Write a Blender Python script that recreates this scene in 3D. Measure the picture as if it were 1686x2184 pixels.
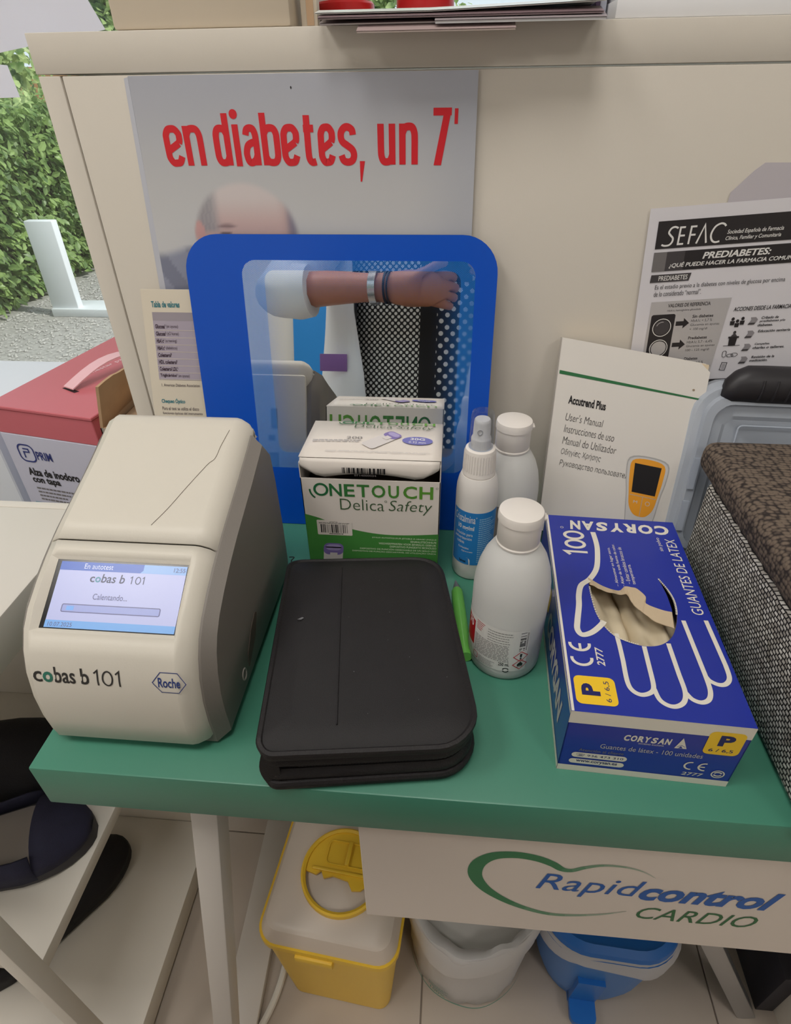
import bpy, bmesh, math, random
from mathutils import Vector, Matrix
random.seed(7)
for o in list(bpy.data.objects): bpy.data.objects.remove(o)
SC = bpy.context.scene
COL = SC.collection
# ------------------------------------------------------------------ camera
cam_d = bpy.data.cameras.new('camera'); cam = bpy.data.objects.new('camera', cam_d); COL.objects.link(cam)
PITCH, YAW, ROLL = .623, .0961, -.0161
fw = Vector((-math.sin(YAW)*math.cos(PITCH), math.cos(YAW)*math.cos(PITCH), -math.sin(PITCH)))
rt = Vector((math.cos(YAW), math.sin(YAW), 0)); up = rt.cross(fw)
rt, up = rt*math.cos(ROLL)+up*math.sin(ROLL), up*math.cos(ROLL)-rt*math.sin(ROLL)
CAM = Vector((.07, -.5453, .4165))
cam.matrix_world = Matrix(((rt.x, up.x, -fw.x, CAM.x), (rt.y, up.y, -fw.y, CAM.y), (rt.z, up.z, -fw.z, CAM.z), (0, 0, 0, 1)))
cam_d.sensor_fit = 'VERTICAL'; cam_d.sensor_height = 24.0; cam_d.lens = 24.0*1273.93/2184
cam_d.clip_start = .005; cam_d.clip_end = 200
SC.camera = cam
# ------------------------------------------------------------------ world, sun, ceiling lamps, exposure
W = bpy.data.worlds.new('sky'); SC.world = W; W.use_nodes = True
bg = W.node_tree.nodes['Background']; bg.inputs[0].default_value = (.86, .93, 1, 1); bg.inputs[1].default_value = 1.15
sun_d = bpy.data.lights.new('sun', 'SUN'); sun_d.energy = 3.2; sun_d.angle = .02; sun_d.color = (1, .95, .86)
sun = bpy.data.objects.new('sun', sun_d); COL.objects.link(sun)
sun.rotation_euler = Vector((-.62, .16, -.72)).to_track_quat('-Z', 'Y').to_euler()
LAMP_W = 11.0
LAMP_SPOTS = [(-1.15, -.65), (-.05, -.65), (-1.3, -2.2), (1.15, -2.0)]
SC.view_settings.view_transform = 'Standard'; SC.view_settings.look = 'None'
SC.view_settings.exposure = -0.12; SC.view_settings.gamma = 1; SC.view_settings.use_curve_mapping = False
# ------------------------------------------------------------------ materials
def lin(c):
    c = c/255.0
    return c/12.92 if c <= .04045 else ((c+.055)/1.055)**2.4
def L3(rgb): return (lin(rgb[0]), lin(rgb[1]), lin(rgb[2]), 1)
MATS = {}
def mat(name, rgb, rough=.5, metal=0, noise=None, bump=None, coat=0, trans=0, alpha=1, emit=0, spec=.5, ior=1.45, sss=0):
    if name in MATS: return MATS[name]
    m = bpy.data.materials.new(name); m.use_nodes = True; MATS[name] = m
    nt = m.node_tree; b = nt.nodes['Principled BSDF']
    b.inputs['Base Color'].default_value = L3(rgb); b.inputs['Roughness'].default_value = rough
    b.inputs['Metallic'].default_value = metal; b.inputs['Coat Weight'].default_value = coat
    b.inputs['Transmission Weight'].default_value = trans; b.inputs['Alpha'].default_value = alpha
    b.inputs['Specular IOR Level'].default_value = spec; b.inputs['IOR'].default_value = ior
    if sss:
        b.inputs['Subsurface Weight'].default_value = sss; b.inputs['Subsurface Radius'].default_value = (.01, .01, .01)
    if emit:
        b.inputs['Emission Color'].default_value = L3(rgb); b.inputs['Emission Strength'].default_value = emit
    tc = None
    if noise or bump:
        tc = nt.nodes.new('ShaderNodeTexCoord')
    if noise:
        n = nt.nodes.new('ShaderNodeTexNoise'); n.inputs['Scale'].default_value = noise[0]; n.inputs['Detail'].default_value = 4
        nt.links.new(tc.outputs['Object'], n.inputs['Vector'])
        mx = nt.nodes.new('ShaderNodeMix'); mx.data_type = 'RGBA'
        a = noise[1]
        mx.inputs[6].default_value = L3([max(0, c*(1-a)) for c in rgb]); mx.inputs[7].default_value = L3([min(255, c*(1+a)) for c in rgb])
        nt.links.new(n.outputs['Fac'], mx.inputs[0]); nt.links.new(mx.outputs[2], b.inputs['Base Color'])
    if bump:
        n = nt.nodes.new('ShaderNodeTexNoise'); n.inputs['Scale'].default_value = bump[0]; n.inputs['Detail'].default_value = 3
        nt.links.new(tc.outputs['Object'], n.inputs['Vector'])
        bp = nt.nodes.new('ShaderNodeBump'); bp.inputs['Strength'].default_value = bump[1]; bp.inputs['Distance'].default_value = .002
        nt.links.new(n.outputs['Fac'], bp.inputs['Height']); nt.links.new(bp.outputs[0], b.inputs['Normal'])
    return m
def attr_mat(name, rough=.5, attr='Col'):
    if name in MATS: return MATS[name]
    m = bpy.data.materials.new(name); m.use_nodes = True; MATS[name] = m
    nt = m.node_tree; b = nt.nodes['Principled BSDF']; b.inputs['Roughness'].default_value = rough
    a = nt.nodes.new('ShaderNodeAttribute'); a.attribute_name = attr
    nt.links.new(a.outputs['Color'], b.inputs['Base Color'])
    return m
def thin_glass(name, tint=(255, 255, 255), gloss=.08, rough=0.02):
    if name in MATS: return MATS[name]
    m = bpy.data.materials.new(name); m.use_nodes = True; MATS[name] = m
    nt = m.node_tree; nt.nodes.remove(nt.nodes['Principled BSDF'])
    t = nt.nodes.new('ShaderNodeBsdfTransparent'); t.inputs[0].default_value = L3(tint)
    g = nt.nodes.new('ShaderNodeBsdfGlossy'); g.inputs['Roughness'].default_value = rough
    fr = nt.nodes.new('ShaderNodeMapRange'); lw = nt.nodes.new('ShaderNodeLayerWeight'); lw.inputs[0].default_value = .12; nt.links.new(lw.outputs['Facing'], fr.inputs[0]); fr.inputs[3].default_value = gloss*.35; fr.inputs[4].default_value = .55
    mx = nt.nodes.new('ShaderNodeMixShader')
    nt.links.new(fr.outputs[0], mx.inputs[0]); nt.links.new(t.outputs[0], mx.inputs[1]); nt.links.new(g.outputs[0], mx.inputs[2])
    nt.links.new(mx.outputs[0], nt.nodes['Material Output'].inputs[0])
    return m
def film(name, rgb, opac, rough=.3):
    """milky plastic film / sheet: part diffuse+translucent, part see-through"""
    if name in MATS: return MATS[name]
    m = bpy.data.materials.new(name); m.use_nodes = True; MATS[name] = m
    nt = m.node_tree; b = nt.nodes['Principled BSDF']; b.inputs['Base Color'].default_value = L3(rgb); b.inputs['Roughness'].default_value = rough
    tl = nt.nodes.new('ShaderNodeBsdfTranslucent'); tl.inputs[0].default_value = L3(rgb)
    t = nt.nodes.new('ShaderNodeBsdfTransparent')
    m1 = nt.nodes.new('ShaderNodeMixShader'); m1.inputs[0].default_value = .35
    m2 = nt.nodes.new('ShaderNodeMixShader'); m2.inputs[0].default_value = opac
    nt.links.new(b.outputs[0], m1.inputs[1]); nt.links.new(tl.outputs[0], m1.inputs[2])
    nt.links.new(t.outputs[0], m2.inputs[1]); nt.links.new(m1.outputs[0], m2.inputs[2])
    nt.links.new(m2.outputs[0], nt.nodes['Material Output'].inputs[0])
    return m
# ------------------------------------------------------------------ object helpers
ROOT = {}
def thing(name, label, cat, loc=(0, 0, 0), rz=0, group=None):
    o = bpy.data.objects.new(name, None); COL.objects.link(o); o.empty_display_size = .02
    o.location = loc; o.rotation_euler = (0, 0, rz)
    o['label'] = label; o['category'] = cat
    if group: o['group'] = group
    ROOT[o.name] = (Matrix.Translation(Vector(loc)) @ Matrix.Rotation(rz, 4, 'Z')).inverted()
    return o
def tag(o, label, cat, group=None):
    o['label'] = label; o['category'] = cat
    if group: o['group'] = group
    return o
def mk(name, pieces, parent=None, smooth=35, local=False, kind=None, label=None, loc=None):
    """pieces: list of (verts, faces, material). World coordinates unless local."""
    V, F, MI, mats = [], [], [], []
    for v, f, m in pieces:
        if m not in mats: mats.append(m)
        k = len(V); V += [tuple(p) for p in v]
        F += [tuple(i+k for i in q) for q in f]; MI += [mats.index(m)]*len(f)
    inv = None
    if parent is not None:
        r = parent
        while r.parent is not None: r = r.parent
        inv = ROOT.get(r.name)
    if not local and inv is not None: V = [tuple(inv @ Vector(p)) for p in V]
    if loc is not None: V = [(p[0]-loc[0], p[1]-loc[1], p[2]-loc[2]) for p in V]
    me = bpy.data.meshes.new(name); me.from_pydata(V, [], F); me.update()
    for m in mats: me.materials.append(m)
    me.polygons.foreach_set('material_index', MI)
    if smooth:
        me.polygons.foreach_set('use_smooth', [True]*len(F)); me.set_sharp_from_angle(angle=math.radians(smooth))
    o = bpy.data.objects.new(name, me); COL.objects.link(o)
    if loc is not None: o.location = loc
    if parent is not None: o.parent = parent
    elif loc is None: ROOT[o.name] = Matrix.Identity(4)
    else: ROOT[o.name] = Matrix.Translation(Vector(loc)).inverted()
    if kind: o['kind'] = kind
    if label: o['label'] = label
    return o
def rbox(x0, y0, z0, x1, y1, z1, r=0, seg=2):
    bm = bmesh.new(); bmesh.ops.create_cube(bm, size=1)
    for v in bm.verts: v.co = Vector(((x0+x1)/2+v.co.x*(x1-x0), (y0+y1)/2+v.co.y*(y1-y0), (z0+z1)/2+v.co.z*(z1-z0)))
    if r: bmesh.ops.bevel(bm, geom=list(bm.edges), offset=r, segments=seg, profile=.5, affect='EDGES')
    bm.verts.index_update()
    v = [tuple(p.co) for p in bm.verts]; f = [tuple(q.index for q in p.verts) for p in bm.faces]; bm.free()
    return v, f
def xf(vf, fn): return [fn(*p) for p in vf[0]], vf[1]
def xm(vf, M): return [tuple(M @ Vector(p)) for p in vf[0]], vf[1]
def loft(rings, cap0=True, cap1=True, closed=True):
    n = len(rings[0]); V = [p for r in rings for p in r]; F = []
    for i in range(len(rings)-1):
        for j in range(n if closed else n-1):
            a, b = i*n+j, i*n+(j+1) % n; F.append((a, b, b+n, a+n))
    if cap0: F.append(tuple(range(n-1, -1, -1)))
    if cap1: k = (len(rings)-1)*n; F.append(tuple(range(k, k+n)))
    return V, F
def lathe(prof, cx=0, cy=0, n=32, cap=True):
    rings = [[(cx+r*math.cos(2*math.pi*j/n), cy+r*math.sin(2*math.pi*j/n), z) for j in range(n)] for r, z in prof]
    return loft(rings, cap, cap)
def prism(poly, z0, z1, fn=lambda a, b, c: (a, b, c)):
    return loft([[fn(a, b, z0) for a, b in poly], [fn(a, b, z1) for a, b in poly]])
def tube(path, r, n=8, closed=False):
    P = [Vector(p) for p in path]; m = len(P); rings = []; u = None
    for i in range(m):
        if closed: d = P[(i+1) % m]-P[i-1]
        else: d = P[min(i+1, m-1)]-P[max(i-1, 0)]
        d.normalize()
        if u is None:
            u = d.cross(Vector((0, 0, 1)))
            if u.length < .05: u = d.cross(Vector((1, 0, 0)))
        u = (u-d*u.dot(d)).normalized(); w = d.cross(u); rr = r[i] if isinstance(r, (list, tuple)) else r
        rings.append([tuple(P[i]+u*rr*math.cos(2*math.pi*j/n)+w*rr*math.sin(2*math.pi*j/n)) for j in range(n)])
    if closed: rings.append(rings[0]); return loft(rings, False, False)
    return loft(rings)
def rr2(x0, y0, x1, y1, r, n=5):
    rs = r if isinstance(r, (list, tuple)) else (r, r, r, r)    # BL BR TR TL
    out = []
    for (cx, cy, a0, q) in ((x0+rs[0], y0+rs[0], math.pi, rs[0]), (x1-rs[1], y0+rs[1], 1.5*math.pi, rs[1]), (x1-rs[2], y1-rs[2], 0, rs[2]), (x0+rs[3], y1-rs[3], .5*math.pi, rs[3])):
        for k in range(n+1):
            a = a0+k*math.pi/2/n; out.append((cx+q*math.cos(a), cy+q*math.sin(a)))
    return out
def catmull(pts, k=6, closed=False):
    P = list(pts); n = len(P); out = []
    rng = range(n if closed else n-1)
    for i in rng:
        g = lambda j: P[j % n] if closed else P[max(0, min(n-1, j))]
        p0, p1, p2, p3 = g(i-1), g(i), g(i+1), g(i+2)
        for s in range(k):
            t = s/k
            out.append(tuple(.5*((2*b)+(-a+c)*t+(2*a-5*b+4*c-d)*t*t+(-a+3*b-3*c+d)*t**3) for a, b, c, d in zip(p0, p1, p2, p3)))
    if not closed: out.append(tuple(P[-1]))
    return out
def basis(o, ux, uy):
    o, ux, uy = Vector(o), Vector(ux).normalized(), Vector(uy).normalized(); n = ux.cross(uy)
    return lambda a, b, h=0: tuple(o+ux*a+uy*b+n*h)
# ------------------------------------------------------------------ flat print
TXT = {}
def text2d(s, bold=0, it=0):
    key = (s, bold, it)
    if key in TXT: return TXT[key]
    c = bpy.data.curves.new('t', 'FONT'); c.body = s; c.size = 1; c.offset = bold; c.shear = it; c.resolution_u = 3; c.fill_mode = 'FRONT'
    o = bpy.data.objects.new('t', c); me = o.to_mesh()
    v = [(p.co.x, p.co.y) for p in me.vertices]; f = [tuple(p.vertices) for p in me.polygons]
    o.to_mesh_clear(); bpy.data.objects.remove(o); bpy.data.curves.remove(c)
    # to_mesh of a filled font may face either way: make every face wind counter-clockwise
    g = []
    for q in f:
        a = sum(v[q[i]][0]*v[q[(i+1) % len(q)]][1]-v[q[(i+1) % len(q)]][0]*v[q[i]][1] for i in range(len(q)))
        g.append(q if a > 0 else q[::-1])
    TXT[key] = (v, g); return TXT[key]
class Print:
    STEP = .00007
    def __init__(s, fmap, base=.0002): s.m = fmap; s.p = []; s.base = base
    def add(s, v, f, m, l=0):
        h = s.base+l*s.STEP+8e-6*(len(s.p) % 8); s.p.append(([s.m(a, b, h) for a, b in v], f, m))
    def rect(s, x0, y0, x1, y1, m, l=0, nx=1, ny=1):
        v = [(x0+(x1-x0)*i/nx, y0+(y1-y0)*j/ny) for j in range(ny+1) for i in range(nx+1)]
        f = [(j*(nx+1)+i, j*(nx+1)+i+1, (j+1)*(nx+1)+i+1, (j+1)*(nx+1)+i) for j in range(ny) for i in range(nx)]
        s.add(v, f, m, l)
    def poly(s, pts, m, l=0):
        a = sum(pts[i][0]*pts[(i+1) % len(pts)][1]-pts[(i+1) % len(pts)][0]*pts[i][1] for i in range(len(pts)))
        s.add(pts if a > 0 else pts[::-1], [tuple(range(len(pts)))], m, l)
    def rrect(s, x0, y0, x1, y1, r, m, l=0): s.poly(rr2(x0, y0, x1, y1, r), m, l)
    def disc(s, cx, cy, rx, ry, m, l=0, n=24): s.poly([(cx+rx*math.cos(2*math.pi*k/n), cy+ry*math.sin(2*math.pi*k/n)) for k in range(n)], m, l)
    sub = 0
    def stroke(s, pts, w, m, l=0, closed=False):
        if s.sub:        # keep long straight strokes on a curved surface
            q = []; e = list(pts)+([pts[0]] if closed else [])
            for a, b in zip(e, e[1:]):
                k = max(1, int(math.hypot(b[0]-a[0], b[1]-a[1])/s.sub)); q += [(a[0]+(b[0]-a[0])*t/k, a[1]+(b[1]-a[1])*t/k) for t in range(k)]
            pts = q if closed else q+[pts[-1]]
        n = len(pts); Lf, Rt = [], []
        for i in range(n):
            if closed: a, b = pts[i-1], pts[(i+1) % n]
            else: a, b = pts[max(i-1, 0)], pts[min(i+1, n-1)]
            p = pts[i]; d1 = Vector((p[0]-a[0], p[1]-a[1])); d2 = Vector((b[0]-p[0], b[1]-p[1]))
            if d1.length < 1e-9: d1 = d2
            if d2.length < 1e-9: d2 = d1
            d1, d2 = d1.normalized(), d2.normalized(); t = (d1+d2)
            t = t.normalized() if t.length > 1e-6 else d1
            nn = Vector((-t.y, t.x)); c = max(.45, nn.dot(Vector((-d1.y, d1.x)))); ww = (w[i] if isinstance(w, (list, tuple)) else w)/2/c
            Lf.append((p[0]+nn.x*ww, p[1]+nn.y*ww)); Rt.append((p[0]-nn.x*ww, p[1]-nn.y*ww))
        v = Rt+Lf; f = [(i, i+1, n+i+1, n+i) for i in range(n-1)]
        if closed: f.append((n-1, 0, n, 2*n-1))
        s.add(v, f, m, l)
    def ring(s, cx, cy, rx, ry, w, m, l=0, a0=0, a1=360, n=28):
        full = (a1-a0) >= 360; k = n if full else n+1
        s.stroke([(cx+rx*math.cos(math.radians(a0+(a1-a0)*i/n)), cy+ry*math.sin(math.radians(a0+(a1-a0)*i/n))) for i in range(k)], w, m, l, full)
    def text(s, t, x0, y0, x1, y1, m, l=1, bold=0, it=0):
        v, f = text2d(t, bold, it)
        if not v: return
        ax, bx = min(p[0] for p in v), max(p[0] for p in v); ay, by = min(p[1] for p in v), max(p[1] for p in v)
        sx = (x1-x0)/(bx-ax); sy = (y1-y0)/(by-ay)
        s.add([(x0+(p[0]-ax)*sx, y0+(p[1]-ay)*sy) for p in v], f, m, l)
    def greek(s, x0, y0, x1, y1, rows, m, l=1, fill=.55, ragged=.3, seed=1):
        rg = random.Random(seed); dy = (y1-y0)/rows
        for k in range(rows):
            y = y1-(k+.5)*dy; xe = x1-(x1-x0)*ragged*rg.random(); x = x0
            while x < xe:
                w = (x1-x0)*rg.uniform(.04, .12); e = min(x+w, xe); s.rect(x, y-dy*fill/2, e, y+dy*fill/2, m, l); x = e+(x1-x0)*.02
    def barcode(s, x0, y0, x1, y1, m, l=1, n=34, seed=3):
        rg = random.Random(seed); ws = [rg.choice((1, 1, 2, 3)) for _ in range(n)]; t = sum(ws); x = x0
        for i, w in enumerate(ws):
            e = x+(x1-x0)*w/t
            if i % 2 == 0: s.rect(x, y0, e, y1, m, l)
            x = e
    def build(s, name, parent, local=False): return mk(name, s.p, parent, smooth=0, local=local)
def painted(name, fmap, u0, v0, u1, v1, nx, ny, fn, parent, m, local=False, h=.0002):
    vs = [(u0+(u1-u0)*i/nx, v0+(v1-v0)*j/ny) for j in range(ny+1) for i in range(nx+1)]
    f = [(j*(nx+1)+i, j*(nx+1)+i+1, (j+1)*(nx+1)+i+1, (j+1)*(nx+1)+i) for j in range(ny) for i in range(nx)]
    o = mk(name, [([fmap(a, b, h) for a, b in vs], f, m)], parent, smooth=0, local=local)
    at = o.data.color_attributes.new('Col', 'FLOAT_COLOR', 'POINT')
    buf = []
    for a, b in vs: buf += list(L3(fn(a, b)))
    at.data.foreach_set('color', buf)
    return o
def mixc(a, b, t):
    t = max(0, min(1, t)); return tuple(x+(y-x)*t for x, y in zip(a, b))
def sst(e0, e1, x):
    t = max(0, min(1, (x-e0)/(e1-e0))); return t*t*(3-2*t)
# shared inks
K_ = mat('ink_black', (28, 26, 28), .5); WH = mat('ink_white', (235, 233, 230), .45); GR = mat('ink_grey', (120, 116, 116), .5)
LGR = mat('ink_pale_grey', (190, 186, 186), .5)
# ================================================================== the setting
FZ, CZ = -.75, 1.98
def struct(o): o['kind'] = 'structure'; return o
m_floor = mat('floor_joint', (156, 144, 132), .7); m_tile = mat('floor_tile', (186, 174, 162), .35, noise=(9, .05), bump=(60, .05))
m_wall = mat('wall_paint', (226, 222, 214), .8, noise=(3, .02)); m_ceil = mat('ceiling_paint', (240, 238, 234), .9)
floor = struct(mk('floor', [rbox(-2.2, -3.6, FZ-.05, 2.6, .96, FZ-.004)+(m_floor,)], smooth=0))
tile_me = None
TS = .45
for i in range(-5, 6):
    for j in range(-8, 3):
        x0, y0 = .068+i*TS, -.45+j*TS
        if x0 < -2.2 or x0+TS > 2.6 or y0 < -3.6 or y0+TS > .96: continue
        if tile_me is None:
            t = mk('floor_tile', [rbox(.0012, .0012, -.006, TS-.0012, TS-.0012, 0, .0008, 1)+(m_tile,)], floor, smooth=0, local=True); tile_me = t.data
        else:
            t = bpy.data.objects.new('floor_tile', tile_me); COL.objects.link(t); t.parent = floor
        t.location = (x0, y0, FZ)
struct(mk('ceiling', [rbox(-2.25, -3.65, CZ, 2.65, 1.25, CZ+.12)+(m_ceil,)], smooth=0))
struct(mk('wall_behind', [rbox(-2.25, -3.7, FZ, 2.65, -3.6, CZ)+(m_wall,)], smooth=0))
struct(mk('wall_right', [rbox(2.6, -3.6, FZ, 2.7, .96, CZ)+(m_wall,)], smooth=0))
struct(mk('wall_left', [rbox(-2.3, -3.6, FZ, -2.2, .96, CZ)+(m_wall,)], smooth=0))
# shop window: frame and panes
m_alu = mat('window_aluminium', (205, 205, 205), .4, .3)
win = struct(mk('window_1', [rbox(-2.2, .88, FZ, 2.6, .96, FZ+.06)+(m_alu,), rbox(-2.2, .88, CZ-.08, 2.6, .96, CZ)+(m_alu,),
    rbox(-2.2, .885, FZ+.06, -2.14, .955, CZ-.08)+(m_alu,), rbox(2.54, .885, FZ+.06, 2.6, .955, CZ-.08)+(m_alu,), rbox(.83, .885, FZ+.06, .89, .955, CZ-.08)+(m_alu,)], smooth=0))
m_pane = thin_glass('window_glass', (246, 250, 250))
for a, b in ((-2.14, .83), (.89, 2.54)):
    mk('pane', [rbox(a, .915, FZ+.06, b, .921, CZ-.08)+(m_pane,)], win, smooth=0)
# ceiling lamps
for k, (x, y) in enumerate(LAMP_SPOTS):
    near = ('nearest the shop window', 'further back in the room')[k > 1]; side = ('left', 'right')[k % 2]
    t = thing('ceiling_light', f'square white ceiling panel light, {side} one {near}', 'ceiling light', (x, y, CZ), 0, 'ceiling panel lights')
    mk('housing', [rbox(-.31, -.31, -.03, .31, .31, 0, .004)+(mat('lamp_housing', (230, 230, 230), .5),)], t, local=True)
    mk('diffuser', [rbox(-.29, -.29, -.034, .29, .29, -.029)+(mat('lamp_diffuser', (255, 246, 232), .6, emit=2.2),)], t, local=True, smooth=0)
    ld = bpy.data.lights.new('lamp', 'AREA'); ld.shape = 'SQUARE'; ld.size = .56; ld.energy = LAMP_W; ld.color = (1, .97, .935)
    lo = bpy.data.objects.new('lamp', ld); COL.objects.link(lo); lo.parent = t; lo.location = (0, 0, -.04)
# ------------------------------------------------------------------ outside
m_ground = mat('gravel_ground', (160, 156, 152), .95, noise=(55, .28), bump=(90, .6))
struct(mk('ground', [([(-14, .97, FZ-.02), (10, .97, FZ-.02), (10, 14, FZ-.02), (-14, 14, FZ-.02)], [(0, 1, 2, 3)], m_ground)], smooth=0))
rg = random.Random(3); V, F = [], []
for k in range(5200):
    x, y = rg.uniform(-2.76, -1.2), rg.uniform(1.1, 4.6); s = rg.uniform(.006, .015)
    if -2.48 < x < -1.58 and 3.06 < y < 3.30: continue
    if x < -2.70: x = -2.70
    z = FZ-.02
    a = rg.uniform(0, 6.28); n = len(V); c_, s_ = math.cos(a), math.sin(a)
    for px, py, pz in ((1, 0, .2), (0, .8, .2), (-1, 0, .2), (0, -.8, .2), (.2, .1, .9)):
        V.append((x+s*(px*c_-py*s_), y+s*(px*s_+py*c_), z+s*pz))
    F += [(n, n+1, n+4), (n+1, n+2, n+4), (n+2, n+3, n+4), (n+3, n, n+4)]
g = mk('gravel', [(V, F, mat('pebble', (172, 168, 164), .9, noise=(40, .25)))], smooth=0, kind='stuff')
tag(g, 'pale grey gravel covering the ground beyond the shop window', 'gravel')
g.data.update()
def leaf_mat(name, rgb, rgb2):
    if name in MATS: return MATS[name]
    m = bpy.data.materials.new(name); m.use_nodes = True; MATS[name] = m; nt = m.node_tree; b = nt.nodes['Principled BSDF']
    b.inputs['Roughness'].default_value = .4
    tc = nt.nodes.new('ShaderNodeTexCoord'); n = nt.nodes.new('ShaderNodeTexNoise'); n.inputs['Scale'].default_value = 9; n.inputs['Detail'].default_value = 2
    gm = nt.nodes.new('ShaderNodeNewGeometry'); add = nt.nodes.new('ShaderNodeVectorMath'); nt.links.new(gm.outputs['Position'], n.inputs['Vector'])
    mx = nt.nodes.new('ShaderNodeMix'); mx.data_type = 'RGBA'; mx.inputs[6].default_value = L3(rgb); mx.inputs[7].default_value = L3(rgb2)
    mr = nt.nodes.new('ShaderNodeMapRange'); mr.inputs[1].default_value = .35; mr.inputs[2].default_value = .65
    nt.links.new(n.outputs['Fac'], mr.inputs[0]); nt.links.new(mr.outputs[0], mx.inputs[0]); nt.links.new(mx.outputs[2], b.inputs['Base Color'])
    tl = nt.nodes.new('ShaderNodeBsdfTranslucent'); nt.links.new(mx.outputs[2], tl.inputs[0])
    ms = nt.nodes.new('ShaderNodeMixShader'); ms.inputs[0].default_value = .35
    nt.links.new(b.outputs[0], ms.inputs[1]); nt.links.new(tl.outputs[0], ms.inputs[2]); nt.links.new(ms.outputs[0], nt.nodes['Material Output'].inputs[0])
    return m
LEAF = [(0, 0, 0), (.30, .35, .05), (.24, .75, .02), (0, 1, -.10), (-.24, .75, .02), (-.30, .35, .05), (0, .5, -.04)]
LEAFF = [(0, 1, 6), (1, 2, 6), (2, 3, 6), (3, 4, 6), (4, 5, 6), (5, 0, 6)]
def leaf_frame(rg, out, droop):
    d = Vector((rg.gauss(0, .5), rg.gauss(0, .5), -droop+rg.gauss(0, .35)))+Vector(out)*.45; d.normalize()
    n = (Vector(out)+Vector((rg.gauss(0, .4), rg.gauss(0, .4), .5+rg.gauss(0, .3)))); n = (n-d*n.dot(d)).normalized(); s = d.cross(n)
    return s, d, n
def foliage(name, n, spot, size, out, m, droop, seed, parent):
    rg = random.Random(seed); V, F = [], []
    for k in range(n):
        p, s, dd, nn = spot(rg), *leaf_frame(rg, out, droop); z = rg.uniform(*size); q = len(V); p = Vector(p)
        for a, b, c in LEAF: V.append(tuple(p+(s*a+dd*b+nn*c)*z))
        F += [tuple(i+q for i in f) for f in LEAFF]
    return mk(name, [(V, F, m)], parent, smooth=0, kind='stuff')
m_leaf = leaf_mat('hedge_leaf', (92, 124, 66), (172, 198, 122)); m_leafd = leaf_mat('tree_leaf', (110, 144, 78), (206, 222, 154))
HX = -2.78
h = thing('hedge', 'dense leafy green hedge standing outside along the gravel', 'hedge', (HX-.25, 4, FZ-.02))
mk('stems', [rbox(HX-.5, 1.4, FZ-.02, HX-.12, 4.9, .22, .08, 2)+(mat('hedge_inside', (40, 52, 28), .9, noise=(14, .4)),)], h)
spot = lambda r: (HX-.13+r.random()*.15, r.uniform(1.5, 5.0), r.uniform(FZ, .30)+r.random()*.05)
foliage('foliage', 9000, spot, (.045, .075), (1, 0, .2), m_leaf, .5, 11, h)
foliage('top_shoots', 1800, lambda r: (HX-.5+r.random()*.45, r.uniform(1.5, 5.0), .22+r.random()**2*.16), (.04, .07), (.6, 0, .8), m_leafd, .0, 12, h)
lf = None; rg2 = random.Random(21)
for k in range(290):
    p = Vector((HX+.03+rg2.random()*.03, rg2.uniform(2.5, 4.6), rg2.uniform(FZ+.03, .3))); s, d, n = leaf_frame(rg2, (1, 0, .2), .5); z = rg2.uniform(.05, .08)
    if lf is None: o = mk('leaf', [(LEAF, LEAFF, m_leaf)], h, smooth=0, local=True); lf = o.data
    else: o = bpy.data.objects.new('leaf', lf); COL.objects.link(o); o.parent = h
    M = Matrix((s, d, n)).transposed().to_4x4(); o.matrix_local = Matrix.Translation(p-Vector((HX-.25, 4, FZ-.02))) @ M @ Matrix.Scale(z, 4)
def tree(label, x, y, top, r, seed, n):
    t = thing('tree', label, 'tree', (x, y, FZ-.02), 0, 'trees beyond the hedge'); rg = random.Random(seed)
    mk('trunk', [tube([(x, y, FZ-.05), (x+.05, y, .2), (x-.03, y+.05, top-.4)], [.09, .06, .03])+(mat('bark', (92, 78, 64), .9, bump=(40, .8)),)], t)
    cl = [(x+rg.gauss(0, r*.45), y+rg.gauss(0, r*.45), rg.uniform(.2, top)) for _ in range(26)]
    def sp(q):
        c = q.choice(cl); return tuple(a+q.gauss(0, .17) for a in c)
    foliage('crown', n, sp, (.07, .13), (.5, -.5, .3), m_leafd, .4, seed, t)
tree('pale green tree behind the hedge, left of the shelf unit', -4.25, 5.7, 2.2, .6, 31, 6500)
tree('light green tree seen above the beige carton', -3.8, 7.6, 3.0, .8, 32, 8000)
tree('bright tree seen behind the red lidded pots', -.8, 8.6, 3.2, 1.1, 33, 6500)
mk_o = mk('garden_wall', [rbox(-5.6, 7.6, FZ-.02, -4.3, 7.75, .62, .01)+(mat('orange_render', (226, 168, 118), .8, noise=(5, .08)),)])
tag(mk_o, 'sunlit orange rendered garden wall beyond the hedge', 'wall')
mw = mat('white_metal', (236, 238, 242), .4)
t = thing('sign_frame', 'white L-shaped frame standing on the gravel beside the hedge', 'frame', (-2.36, 3.14, FZ-.02))
mk('upright', [rbox(-2.455, 3.1, FZ-.02, -2.28, 3.16, -.215, .006)+(mw,)], t); mk('foot', [rbox(-2.455, 3.08, FZ-.02, -1.6, 3.28, FZ+.03, .006)+(mw,)], t)
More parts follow.
